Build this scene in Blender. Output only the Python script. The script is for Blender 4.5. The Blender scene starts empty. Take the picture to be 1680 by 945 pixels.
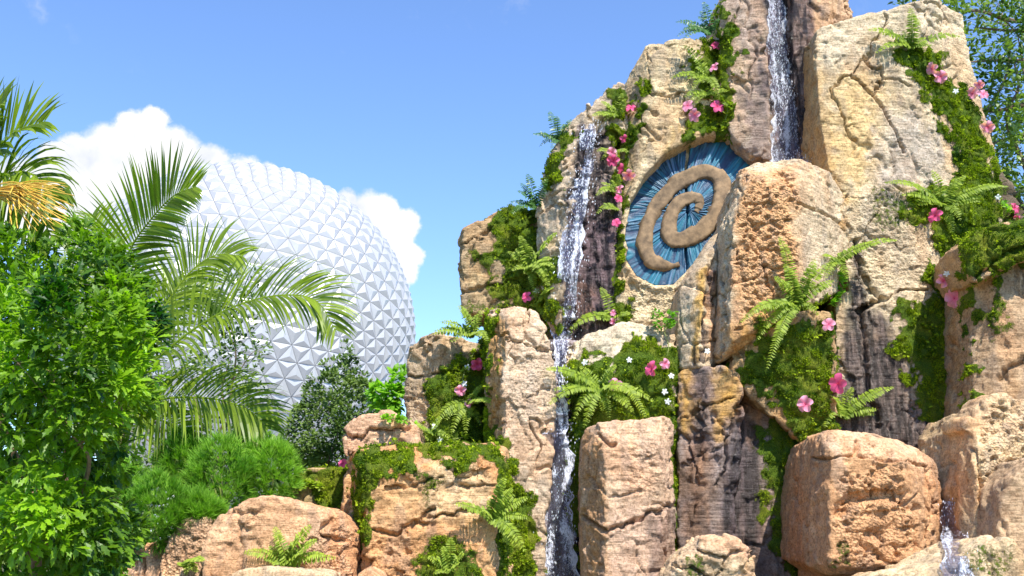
import bpy, math, random
import numpy as np
from mathutils import Vector, Matrix
rng = np.random.default_rng(7)
random.seed(7)
SC = bpy.context.scene
COL = SC.collection
# ---------------------------------------------------------------- camera
F = 35.0 / 36.0 * 1680
PITCH = math.radians(13.7)
CAM = np.array([0, 0, 1.6])
FW = np.array([0, math.cos(PITCH), math.sin(PITCH)])
UP = np.array([0, -math.sin(PITCH), math.cos(PITCH)])
cd = bpy.data.cameras.new('camera'); cam = bpy.data.objects.new('camera', cd); COL.objects.link(cam)
cd.lens = 35; cd.sensor_width = 36; cd.clip_end = 5000; cd.clip_start = .05
cam.location = CAM; cam.rotation_euler = (math.pi / 2 + PITCH, 0, 0)
SC.camera = cam
def ray(px, py):
    return FW + np.array([1, 0, 0]) * ((px - 840) / F) + UP * ((472.5 - py) / F)
def P(px, py, Y):
    d = ray(px, py); return CAM + d * (Y / d[1])
def proj(V):
    d = V - CAM
    df = d @ FW; df = np.where(df < .01, .01, df)
    return 840 + F * d[:, 0] / df, 472.5 - F * (d @ UP) / df
# ---------------------------------------------------------------- light
SUN = np.array([.26, -.52, .82]); SUN /= np.linalg.norm(SUN)
ELEV = math.asin(SUN[2]); AZ = math.atan2(SUN[0], SUN[1])
SKY_STRENGTH = .13
ld = bpy.data.lights.new('sun', 'SUN'); ld.energy = 5.0; ld.angle = math.radians(.5); ld.color = (1, .95, .87)
lo = bpy.data.objects.new('sun', ld); COL.objects.link(lo)
lo.rotation_euler = Vector(-SUN).to_track_quat('-Z', 'Y').to_euler()
lo.location = (20, -20, 60)
SC.view_settings.view_transform = 'Standard'; SC.view_settings.look = 'None'
SC.view_settings.exposure = .72; SC.view_settings.gamma = 1
def N(nt, t, **kw):
    n = nt.nodes.new(t)
    for k, v in kw.items():
        if k.startswith('i_'):
            key = k[2:]; key = int(key) if key.isdigit() else key.replace('_', ' ')
            n.inputs[key].default_value = v
        else: setattr(n, k, v)
    return n
def math_n(nt, op, a, b=None, clamp=False):
    n = nt.nodes.new('ShaderNodeMath'); n.operation = op; n.use_clamp = clamp
    for i, v in enumerate((a, b)):
        if v is None: continue
        if isinstance(v, (int, float)): n.inputs[i].default_value = v
        else: nt.links.new(v, n.inputs[i])
    return n.outputs[0]
def mixc(nt, f, a, b, mode='MIX'):
    n = nt.nodes.new('ShaderNodeMix'); n.data_type = 'RGBA'; n.blend_type = mode
    for s, v in ((n.inputs[0], f), (n.inputs[6], a), (n.inputs[7], b)):
        if isinstance(v, (int, float)): s.default_value = v
        elif isinstance(v, (tuple, list)): s.default_value = (*v[:3], 1)
        else: nt.links.new(v, s)
    return n.outputs[2]
def maprange(nt, v, a, b, c=0., d=1., smooth=False):
    n = nt.nodes.new('ShaderNodeMapRange'); nt.links.new(v, n.inputs[0])
    if smooth: n.interpolation_type = 'SMOOTHSTEP'
    for i, x in enumerate((a, b, c, d)): n.inputs[i + 1].default_value = x
    return n.outputs[0]
world = bpy.data.worlds.new('World'); SC.world = world; world.use_nodes = True
def build_world():
    nt = world.node_tree; nt.nodes.clear(); L = nt.links.new
    out = N(nt, 'ShaderNodeOutputWorld')
    sky = N(nt, 'ShaderNodeTexSky', sky_type='NISHITA', sun_disc=False, sun_elevation=ELEV, sun_rotation=AZ)
    sky.air_density = 1.0; sky.dust_density = .1; sky.ozone_density = 3.0; sky.altitude = 0
    hs = N(nt, 'ShaderNodeHueSaturation'); hs.inputs['Saturation'].default_value = .95; hs.inputs['Hue'].default_value = .508; hs.inputs['Value'].default_value = 1.0
    L(sky.outputs[0], hs.inputs['Color'])
    b1 = N(nt, 'ShaderNodeBackground', i_Strength=SKY_STRENGTH); L(mixc(nt, 1., hs.outputs[0], (.92, 1.17, 1.38), 'MULTIPLY'), b1.inputs[0])
    tc = N(nt, 'ShaderNodeTexCoord')
    nz = N(nt, 'ShaderNodeTexNoise', i_Scale=20., i_Detail=9., i_Roughness=.64); L(tc.outputs['Generated'], nz.inputs['Vector'])
    sub = N(nt, 'ShaderNodeVectorMath', operation='SUBTRACT'); L(nz.outputs['Color'], sub.inputs[0]); sub.inputs[1].default_value = (.5, .5, .5)
    scl = N(nt, 'ShaderNodeVectorMath', operation='SCALE'); L(sub.outputs[0], scl.inputs[0]); scl.inputs['Scale'].default_value = .034
    add = N(nt, 'ShaderNodeVectorMath', operation='ADD'); L(tc.outputs['Generated'], add.inputs[0]); L(scl.outputs[0], add.inputs[1])
    blobs = [(228, 226, 40), (185, 258, 50), (130, 268, 40), (285, 262, 46), (335, 285, 44), (398, 300, 36), (440, 310, 36), (88, 262, 26), (235, 300, 80),
             (150, 340, 80), (330, 345, 80), (470, 335, 40), (600, 366, 46), (640, 388, 42), (660, 372, 30), (655, 420, 34), (625, 350, 30), (560, 345, 30), (570, 390, 50), (610, 420, 50), (500, 400, 60), (40, 330, 60), (660, 440, 26), (670, 420, 24), (655, 455, 16), (250, 205, 26), (215, 210, 24)]
    cur = None
    for (x, y, r) in blobs:
        d = ray(x, y); d = d / np.linalg.norm(d)
        ds = N(nt, 'ShaderNodeVectorMath', operation='DISTANCE'); L(add.outputs[0], ds.inputs[0]); ds.inputs[1].default_value = d
        m = math_n(nt, 'MULTIPLY', ds.outputs['Value'], -F / r)
        v = math_n(nt, 'ADD', m, 1.0)
        cur = v if cur is None else math_n(nt, 'MAXIMUM', cur, v)
    al = maprange(nt, cur, -.20, .14, smooth=True)
    nz2 = N(nt, 'ShaderNodeTexNoise', i_Scale=14., i_Detail=6., i_Roughness=.55); L(add.outputs[0], nz2.inputs['Vector'])
    sh = maprange(nt, nz2.outputs[0], .50, .78, smooth=True)
    cc = mixc(nt, sh, (1., 1., 1.02), (.70, .75, .88))
    # faint high wisps
    wz = N(nt, 'ShaderNodeTexNoise', i_Scale=9., i_Detail=7., i_Roughness=.6); L(add.outputs[0], wz.inputs['Vector'])
    w = maprange(nt, wz.outputs[0], .60, .80, 0., .35, smooth=True)
    alpha = math_n(nt, 'MAXIMUM', al, w)
    b2 = N(nt, 'ShaderNodeBackground', i_Strength=.68); L(cc, b2.inputs[0])
    mx = N(nt, 'ShaderNodeMixShader'); L(alpha, mx.inputs[0]); L(b1.outputs[0], mx.inputs[1]); L(b2.outputs[0], mx.inputs[2])
    L(mx.outputs[0], out.inputs[0])
build_world()
# ---------------------------------------------------------------- numpy noise
_perm = np.random.default_rng(3).permutation(256); _perm = np.concatenate([_perm] * 3)
_g = np.array([[1,1,0],[-1,1,0],[1,-1,0],[-1,-1,0],[1,0,1],[-1,0,1],[1,0,-1],[-1,0,-1],[0,1,1],[0,-1,1],[0,1,-1],[0,-1,-1],[1,1,0],[-1,1,0],[0,-1,1],[0,-1,-1]], dtype=np.float32)
def pn(p, s=0):
    p = np.asarray(p, dtype=np.float32) + np.float32(s * 17.31 + 100)
    i = np.floor(p).astype(np.int32); f = p - i; i &= 255
    u = f * f * f * (f * (f * 6 - 15) + 10)
    r = 0
    for dx in (0, 1):
        wx = u[:, 0] if dx else 1 - u[:, 0]
        for dy in (0, 1):
            wy = u[:, 1] if dy else 1 - u[:, 1]
            h = _perm[_perm[i[:, 0] + dx] + i[:, 1] + dy]
            for dz in (0, 1):
                wz = u[:, 2] if dz else 1 - u[:, 2]
                g = _g[_perm[h + i[:, 2] + dz] & 15]
                r = r + wx * wy * wz * (g[:, 0] * (f[:, 0] - dx) + g[:, 1] * (f[:, 1] - dy) + g[:, 2] * (f[:, 2] - dz))
    return r
def fbm(p, s=0, o=3):
    a = 1.; r = 0
    for k in range(o): r = r + a * pn(p * 2.03 ** k, s + k); a *= .5
    return r
def cells(p, s=0, edge=False):
    """nearest jittered cell: random value per cell and linear tilt inside it (chiselled look)"""
    p = p.astype(np.float32) + s * 13.7 + 50
    i = np.floor(p).astype(np.int32); best = np.full(len(p), 1e9, np.float32); sec = best.copy(); val = np.zeros(len(p), np.float32)
    for dx in (-1, 0, 1):
        for dy in (-1, 0, 1):
            for dz in (-1, 0, 1):
                c = i + (dx, dy, dz); m = c & 255
                h = _perm[_perm[_perm[m[:, 0]] + m[:, 1]] + m[:, 2]]
                j = np.stack([_perm[h + 1], _perm[h + 7], _perm[h + 31]], 1) / 255. * .9 + .05
                d = p - (c + j); dd = (d * d).sum(1)
                tilt = (_perm[h + 3] / 255. - .5) * d[:, 0] + (_perm[h + 5] / 255. - .5) * d[:, 2] + (_perm[h + 9] / 255. - .5) * d[:, 1]
                v = _perm[h + 11] / 255. - .5 + 1.6 * tilt
                k = dd < best; sec = np.where(k, best, np.minimum(sec, dd)); best = np.where(k, dd, best); val = np.where(k, v, val)
    return (val, np.sqrt(sec) - np.sqrt(best)) if edge else val
def sstep(a, b, x):
    t = np.clip((x - a) / (b - a), 0, 1); return t * t * (3 - 2 * t)
def seg_dist(px, py, pts, closed=False):
    pts = np.asarray(pts, float); n = len(pts); best = np.full(len(px), 1e18)
    for k in range(n if closed else n - 1):
        a = pts[k]; b = pts[(k + 1) % n]; ab = b - a
        t = np.clip(((px - a[0]) * ab[0] + (py - a[1]) * ab[1]) / max(ab @ ab, 1e-9), 0, 1)
        best = np.minimum(best, (px - a[0] - t * ab[0]) ** 2 + (py - a[1] - t * ab[1]) ** 2)
    return np.sqrt(best)
def inside(px, py, pts):
    r = np.zeros(len(px), bool); n = len(pts)
    for k in range(n):
        x1, y1 = pts[k]; x2, y2 = pts[(k + 1) % n]
        if y1 == y2: continue
        r ^= ((y1 > py) != (y2 > py)) & (px < (x2 - x1) * (py - y1) / (y2 - y1) + x1)
    return r
def sdf(px, py, poly):
    d = seg_dist(px, py, poly, True); return np.where(inside(px, py, poly), d, -d)   # positive inside
# ---------------------------------------------------------------- mesh helpers
def mesh_np(name, V, Fc, mat, parent=None, loc=None, attrs=None, smooth=False, link=True, mats=None, midx=None):
    """V (n,3) world coordinates, Fc an (m,k) array or a list of such arrays"""
    if not isinstance(Fc, (list, tuple)): Fc = [Fc]
    Fc = [np.asarray(f, dtype=np.int32) for f in Fc if len(f)]
    V = np.asarray(V, dtype=np.float32)
    if loc is None: loc = (0, 0, 0)
    off = np.asarray(loc, dtype=np.float32)
    if parent is not None: off = np.asarray(parent.location, dtype=np.float32)
    me = bpy.data.meshes.new(name)
    me.vertices.add(len(V)); me.vertices.foreach_set('co', (V - off).ravel())
    tot = sum(f.size for f in Fc); nf = sum(len(f) for f in Fc)
    me.loops.add(tot); me.polygons.add(nf)
    me.loops.foreach_set('vertex_index', np.concatenate([f.ravel() for f in Fc]))
    sizes = np.concatenate([np.full(len(f), f.shape[1], np.int32) for f in Fc])
    st = np.concatenate([[0], np.cumsum(sizes)[:-1]]).astype(np.int32)
    me.polygons.foreach_set('loop_start', st)
    me.update(calc_edges=True); me.validate()
    if attrs:
        for k, a in attrs.items():
            a = np.asarray(a, dtype=np.float32)
            if a.ndim == 2:
                at = me.attributes.new(k, 'FLOAT_COLOR', 'POINT')
                at.data.foreach_set('color', np.concatenate([a, np.ones((len(a), 1), np.float32)], 1).ravel())
            else:
                at = me.attributes.new(k, 'FLOAT', 'POINT'); at.data.foreach_set('value', a)
    me.polygons.foreach_set('use_smooth', np.full(len(me.polygons), bool(smooth)))
    for m in (mats or [mat]): me.materials.append(m)
    if midx is not None: me.polygons.foreach_set('material_index', np.asarray(midx, np.int32))
    o = bpy.data.objects.new(name, me)
    if link: COL.objects.link(o)
    if parent is not None: o.parent = parent
    else: o.location = loc
    return o
def tag(o, label=None, cat=None, group=None, kind=None):
    for k, v in (('label', label), ('category', cat), ('group', group), ('kind', kind)):
        if v: o[k] = v
    return o
def thing(name, label, cat, loc, group=None):
    o = bpy.data.objects.new(name, None); COL.objects.link(o); o.location = loc; o.empty_display_size = .1
    o.matrix_world = Matrix.Translation(loc)
    return tag(o, label, cat, group)
def nrm(v): return v / np.maximum(np.linalg.norm(v, axis=-1, keepdims=True), 1e-9)
def scatter(tv, tf, pos, X, Y_, Z_, scale):
    """stamp template (tv verts, tf faces) at pos with axes"""
    n = len(pos); s = np.asarray(scale).reshape(-1, 1, 1) * np.ones((n, 1, 1))
    V = pos[:, None, :] + s * (tv[None, :, 0:1] * X[:, None, :] + tv[None, :, 1:2] * Y_[:, None, :] + tv[None, :, 2:3] * Z_[:, None, :])
    Fc = tf[None] + (np.arange(n) * len(tv))[:, None, None]
    return V.reshape(-1, 3), Fc.reshape(-1, tf.shape[1])
def frames(d, up):
    """axes with Y along d and Z close to up"""
    Y_ = nrm(d); X = nrm(np.cross(Y_, up)); Z_ = np.cross(X, Y_); return X, Y_, Z_
def rdir(n): return nrm(rng.normal(size=(n, 3)))
def tube(path, radii, k=8):
    path = np.asarray(path, float); n = len(path); radii = np.broadcast_to(radii, (n,))
    t = nrm(np.gradient(path, axis=0)); V = []
    ref = np.array([.1, .3, 1.]) if abs(t[0][2]) < .9 else np.array([1., .2, 0.])
    x = nrm(np.cross(t[0], ref))
    for i in range(n):
        x = nrm(x - t[i] * (x @ t[i])); y = np.cross(t[i], x)
        a = np.linspace(0, 2 * math.pi, k, endpoint=False)
        V.append(path[i] + radii[i] * (np.cos(a)[:, None] * x + np.sin(a)[:, None] * y))
    V = np.concatenate(V); q = []
    for i in range(n - 1):
        for j in range(k):
            q.append((i * k + j, i * k + (j + 1) % k, (i + 1) * k + (j + 1) % k, (i + 1) * k + j))
    V = np.concatenate([V, path[:1], path[-1:]]); tr = []
    for j in range(k):
        tr.append((n * k, (j + 1) % k, j)); tr.append((n * k + 1, (n - 1) * k + j, (n - 1) * k + (j + 1) % k))
    return V, np.array(q), np.array(tr)
class MB:
    def __init__(s): s.V = []; s.q = []; s.t = []; s.n = 0
    def add(s, V, q=None, t=None):
        if q is not None and len(q): s.q.append(np.asarray(q) + s.n)
        if t is not None and len(t): s.t.append(np.asarray(t) + s.n)
        s.V.append(V); s.n += len(V); return s
    def tube(s, path, r, k=8): return s.add(*tube(path, r, k))
    def build(s, name, mat, **kw):
        fs = []
        if s.q: fs.append(np.concatenate(s.q))
        if s.t: fs.append(np.concatenate(s.t))
        return mesh_np(name, np.concatenate(s.V), fs, mat, **kw)
def spline(pts, n):
    pts = np.asarray(pts, float); m = len(pts)
    ext = np.concatenate([[2 * pts[0] - pts[1]], pts, [2 * pts[-1] - pts[-2]]])
    out = []
    for t in np.linspace(0, m - 1 - 1e-6, n):
        i = int(t); f = t - i; a, b, c, d = ext[i:i + 4]
        out.append(.5 * (2 * b + (c - a) * f + (2 * a - 5 * b + 4 * c - d) * f * f + (3 * b - a - 3 * c + d) * f ** 3))
    return np.array(out)
# ---------------------------------------------------------------- materials
def newmat(name):
    m = bpy.data.materials.new(name); m.use_nodes = True; nt = m.node_tree; nt.nodes.clear()
    return m, nt, N(nt, 'ShaderNodeOutputMaterial')
def rock_mat():
    m, nt, out = newmat('weathered rock'); L = nt.links.new
    tc = N(nt, 'ShaderNodeNewGeometry'); pos = tc.outputs['Position']
    def noise(scale, detail=6., rough=.6, vec=None):
        n = N(nt, 'ShaderNodeTexNoise', i_Scale=scale, i_Detail=detail, i_Roughness=rough); L(vec or pos, n.inputs['Vector']); return n.outputs[0]
    col = N(nt, 'ShaderNodeAttribute', attribute_name='Col').outputs['Color']
    moss = N(nt, 'ShaderNodeAttribute', attribute_name='moss').outputs['Fac']
    wet = N(nt, 'ShaderNodeAttribute', attribute_name='wet').outputs['Fac']
    rough = N(nt, 'ShaderNodeAttribute', attribute_name='rough').outputs['Fac']
    n1 = noise(7., 8., .65); n2 = noise(45., 6., .7); n3 = noise(160., 3., .6)
    c = mixc(nt, 1., col, mixc(nt, maprange(nt, n1, .3, .7), (.68, .62, .55), (1.26, 1.25, 1.18)), 'MULTIPLY')
    c = mixc(nt, 1., c, mixc(nt, maprange(nt, n2, .36, .54), (.60, .54, .46), (1.16, 1.15, 1.12)), 'MULTIPLY')
    c = mixc(nt, maprange(nt, n3, .58, .72, 0., .5), c, (.10, .08, .06))
    mp = N(nt, 'ShaderNodeMapping'); L(pos, mp.inputs[0]); mp.inputs['Scale'].default_value = (1.2, 1.2, 11.); mp.inputs['Rotation'].default_value = (0, .10, 0)
    st = noise(3.2, 7., .62, mp.outputs[0])
    c = mixc(nt, maprange(nt, st, .52, .66, 0., .16), c, mixc(nt, 1., c, (.62, .50, .40), 'MULTIPLY'))
    # wet: dark, slightly violet, with small light flecks
    flk = maprange(nt, noise(70., 4., .8), .62, .74)
    mpv = N(nt, 'ShaderNodeMapping'); L(pos, mpv.inputs[0]); mpv.inputs['Scale'].default_value = (9., 9., 1.2)
    vs = maprange(nt, noise(1.6, 6., .6, mpv.outputs[0]), .45, .60)
    wc = mixc(nt, vs, mixc(nt, 1., c, (.05, .05, .07), 'MULTIPLY'), mixc(nt, 1., c, (.42, .39, .46), 'MULTIPLY'))
    wc = mixc(nt, math_n(nt, 'MULTIPLY', flk, .75), wc, (.50, .48, .54))
    c = mixc(nt, wet, c, wc)
    # moss: grows where its mask and a patchy noise say
    mn = noise(24., 6., .7); mf = noise(110., 3., .7)
    mm = maprange(nt, math_n(nt, 'ADD', math_n(nt, 'ADD', moss, math_n(nt, 'MULTIPLY', math_n(nt, 'SUBTRACT', mf, .5), .9)), math_n(nt, 'MULTIPLY', math_n(nt, 'SUBTRACT', mn, .5), 1.6)), .40, .60)
    mb = noise(3.1, 4., .55)
    mc = mixc(nt, maprange(nt, mf, .35, .65), (.03, .08, .004), (.22, .34, .015))
    mc = mixc(nt, maprange(nt, mb, .46, .64), mc, mixc(nt, maprange(nt, mf, .35, .65), (.08, .12, .006), (.42, .46, .025)))
    c = mixc(nt, mm, c, mc)
    bs = N(nt, 'ShaderNodeBsdfPrincipled'); L(c, bs.inputs['Base Color'])
    r = mixc(nt, wet, (.88,) * 3, mixc(nt, vs, (.13,) * 3, (.34,) * 3)); r = mixc(nt, mm, r, (.95,) * 3); L(r, bs.inputs['Roughness'])
    bs.inputs['Specular IOR Level'].default_value = .35
    h = math_n(nt, 'ADD', math_n(nt, 'MULTIPLY', noise(24., 9., .78), 1.1), math_n(nt, 'MULTIPLY', st, 1.0))
    vor = N(nt, 'ShaderNodeTexVoronoi', i_Scale=38.); L(pos, vor.inputs['Vector'])
    h = math_n(nt, 'ADD', h, math_n(nt, 'MULTIPLY', math_n(nt, 'MULTIPLY', vor.outputs[0], rough), 1.3))
    h = math_n(nt, 'ADD', h, math_n(nt, 'MULTIPLY', math_n(nt, 'MULTIPLY', mf, mm), 2.5))
    b1 = N(nt, 'ShaderNodeBump', i_Strength=1., i_Distance=.022); L(h, b1.inputs['Height'])
    L(b1.outputs[0], bs.inputs['Normal']); L(bs.outputs[0], out.inputs[0])
    return m
def leaf_mat(name, dark, light, spec=.4, rough=.4, trans=.35, yellow=None):
    m, nt, out = newmat(name); L = nt.links.new
    v = N(nt, 'ShaderNodeAttribute', attribute_name='v').outputs['Fac']
    c = mixc(nt, v, dark, light)
    if yellow: c = mixc(nt, maprange(nt, v, .86, .97), c, yellow)
    ge = N(nt, 'ShaderNodeNewGeometry')
    nz = N(nt, 'ShaderNodeTexNoise', i_Scale=60., i_Detail=3.); L(ge.outputs['Position'], nz.inputs[0])
    c = mixc(nt, 1., c, mixc(nt, nz.outputs[0], (.7, .7, .7), (1.25, 1.25, 1.2)), 'MULTIPLY')
    bs = N(nt, 'ShaderNodeBsdfPrincipled'); L(c, bs.inputs['Base Color']); bs.inputs['Roughness'].default_value = rough
    bs.inputs['Specular IOR Level'].default_value = spec
    tr = N(nt, 'ShaderNodeBsdfTranslucent'); tcn = mixc(nt, 1., c, (1.5, 1.7, .6), 'MULTIPLY'); L(tcn, tr.inputs[0])
    mx = N(nt, 'ShaderNodeMixShader'); mx.inputs[0].default_value = trans
    L(bs.outputs[0], mx.inputs[1]); L(tr.outputs[0], mx.inputs[2]); L(mx.outputs[0], out.inputs[0])
    return m
def plain_mat(name, c1, c2, scale=20., rough=.8, metal=0., bump=.3, spec=.4, stretch=(1, 1, 1)):
    m, nt, out = newmat(name); L = nt.links.new
    ge = N(nt, 'ShaderNodeNewGeometry'); mp = N(nt, 'ShaderNodeMapping'); L(ge.outputs['Position'], mp.inputs[0]); mp.inputs['Scale'].default_value = stretch
    nz = N(nt, 'ShaderNodeTexNoise', i_Scale=scale, i_Detail=7., i_Roughness=.65); L(mp.outputs[0], nz.inputs[0])
    c = mixc(nt, maprange(nt, nz.outputs[0], .32, .68), c1, c2)
    bs = N(nt, 'ShaderNodeBsdfPrincipled'); L(c, bs.inputs['Base Color']); bs.inputs['Roughness'].default_value = rough; bs.inputs['Metallic'].default_value = metal
    bs.inputs['Specular IOR Level'].default_value = spec
    if bump:
        b = N(nt, 'ShaderNodeBump', i_Strength=bump, i_Distance=.01); L(nz.outputs[0], b.inputs['Height']); L(b.outputs[0], bs.inputs['Normal'])
    L(bs.outputs[0], out.inputs[0]); return m
def water_mat():
    m, nt, out = newmat('falling water'); L = nt.links.new
    ge = N(nt, 'ShaderNodeNewGeometry'); pos = ge.outputs['Position']
    foam = N(nt, 'ShaderNodeAttribute', attribute_name='foam').outputs['Fac']
    mp = N(nt, 'ShaderNodeMapping'); L(pos, mp.inputs[0]); mp.inputs['Scale'].default_value = (60., 20., 24.)
    nz = N(nt, 'ShaderNodeTexNoise', i_Scale=1.0, i_Detail=7., i_Roughness=.72, i_Distortion=.6); L(mp.outputs[0], nz.inputs[0])
    mp2 = N(nt, 'ShaderNodeMapping'); L(pos, mp2.inputs[0]); mp2.inputs['Scale'].default_value = (170., 60., 95.)
    nz2 = N(nt, 'ShaderNodeTexNoise', i_Scale=1.0, i_Detail=4., i_Roughness=.7); L(mp2.outputs[0], nz2.inputs[0])
    s = math_n(nt, 'ADD', math_n(nt, 'MULTIPLY', nz.outputs[0], .6), math_n(nt, 'MULTIPLY', nz2.outputs[0], .4))
    s = math_n(nt, 'ADD', s, math_n(nt, 'MULTIPLY', math_n(nt, 'SUBTRACT', foam, .5), .22))
    fm = maprange(nt, s, .56, .60)
    h = math_n(nt, 'ADD', nz.outputs[0], math_n(nt, 'MULTIPLY', nz2.outputs[0], .5))
    b = N(nt, 'ShaderNodeBump', i_Strength=.9, i_Distance=.03); L(h, b.inputs['Height'])
    gl = N(nt, 'ShaderNodeBsdfGlossy', i_Roughness=.12); gl.inputs[0].default_value = (.8, .85, 1, 1); L(b.outputs[0], gl.inputs['Normal'])
    tp = N(nt, 'ShaderNodeBsdfTransparent'); tp.inputs[0].default_value = (.88, .89, .97, 1)
    m1 = N(nt, 'ShaderNodeMixShader'); m1.inputs[0].default_value = .12; L(tp.outputs[0], m1.inputs[1]); L(gl.outputs[0], m1.inputs[2])
    wh = N(nt, 'ShaderNodeBsdfPrincipled'); wh.inputs['Base Color'].default_value = (.86, .88, .95, 1); wh.inputs['Roughness'].default_value = .25
    L(b.outputs[0], wh.inputs['Normal'])
    m2 = N(nt, 'ShaderNodeMixShader'); L(fm, m2.inputs[0]); L(m1.outputs[0], m2.inputs[1]); L(wh.outputs[0], m2.inputs[2])
    L(m2.outputs[0], out.inputs[0]); return m
def emblem_mat():
    m, nt, out = newmat('painted blue stone'); L = nt.links.new
    g = N(nt, 'ShaderNodeAttribute', attribute_name='groove').outputs['Fac']
    v = N(nt, 'ShaderNodeAttribute', attribute_name='v').outputs['Fac']
    ge = N(nt, 'ShaderNodeNewGeometry')
    nz = N(nt, 'ShaderNodeTexNoise', i_Scale=9., i_Detail=8., i_Roughness=.7); L(ge.outputs['Position'], nz.inputs[0])
    c = mixc(nt, maprange(nt, nz.outputs[0], .38, .62), (.010, .045, .095), (.035, .135, .215))
    c = mixc(nt, maprange(nt, v, .35, .75, 0., .8), c, (.015, .17, .25))
    c = mixc(nt, maprange(nt, g, .55, .9, 0., .75), c, (.012, .02, .07))
    c = mixc(nt, maprange(nt, g, .05, .2, .35, 0.), c, (.20, .30, .48))
    bs = N(nt, 'ShaderNodeBsdfPrincipled'); L(c, bs.inputs['Base Color']); bs.inputs['Roughness'].default_value = .5
    b = N(nt, 'ShaderNodeBump', i_Strength=.5, i_Distance=.02); L(nz.outputs[0], b.inputs['Height']); L(b.outputs[0], bs.inputs['Normal'])
    L(bs.outputs[0], out.inputs[0]); return m
M = dict(
    rock=rock_mat(), water=water_mat(), emblem=emblem_mat(),
    moss=leaf_mat('moss tufts', (.03, .085, .005), (.38, .48, .02), spec=.1, rough=.8, trans=.25),
    fern=leaf_mat('fern leaf', (.08, .15, .010), (.42, .52, .05), trans=.40, spec=.3, rough=.5),
    darkfern=leaf_mat('dark fern leaf', (.03, .10, .02), (.10, .22, .04), trans=.3),
    broad=leaf_mat('glossy broad leaf', (.015, .075, .004), (.27, .47, .015), spec=.4, rough=.42, trans=.42),
    palm=leaf_mat('palm leaflet', (.06, .12, .010), (.32, .42, .03), spec=.4, rough=.4, trans=.5),
    needle=leaf_mat('feathery needle', (.06, .19, .012), (.27, .48, .05), spec=.2, rough=.6, trans=.35),
    olive=leaf_mat('small grey green leaf', (.05, .10, .02), (.22, .31, .08), spec=.15, rough=.6, trans=.25),
    tree=leaf_mat('tree leaf', (.05, .11, .018), (.24, .34, .07), spec=.4, rough=.4, trans=.35),
    lime=leaf_mat('lime leaf', (.12, .30, .02), (.30, .55, .04), trans=.45),
    petal=leaf_mat('pink petal', (.80, .12, .30), (.90, .42, .58), spec=.2, rough=.6, trans=.3),
    petal2=leaf_mat('deep pink petal', (.65, .04, .16), (.85, .15, .35), spec=.2, rough=.6, trans=.3),
    white=leaf_mat('white petal', (.75, .78, .80), (.9, .9, .9), spec=.2, rough=.6, trans=.2),
    bark=plain_mat('bark', (.10, .065, .04), (.26, .19, .13), 25., .9, stretch=(1, 1, .3)),
    twig=plain_mat('twig', (.16, .09, .05), (.33, .22, .13), 30., .8),
    stalk=plain_mat('orange fruit stalk', (.55, .30, .03), (.75, .52, .08), 20., .6),
    rachis=plain_mat('green stem', (.20, .25, .05), (.38, .40, .12), 20., .5),
    stone=plain_mat('carved stone', (.085, .055, .03), (.32, .21, .11), 9., .8, bump=.5),
    stigma=plain_mat('flower stamen', (.45, .02, .05), (.7, .1, .08), 60., .6),
    skin=plain_mat('white clad panel', (.385, .385, .39), (.435, .435, .44), .6, .36, metal=.15, bump=0, spec=.5),
    shell=plain_mat('grey joint shell', (.20, .21, .23), (.28, .29, .31), 1., .6, bump=0),
    concrete=plain_mat('pale concrete', (.5, .5, .5), (.62, .62, .6), 2., .7),
    paving=plain_mat('pale plaza paving', (.46, .44, .41), (.56, .54, .50), .8, .85),
    ground=plain_mat('mulch and grass', (.05, .07, .02), (.13, .11, .06), 3., .95),
)
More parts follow.
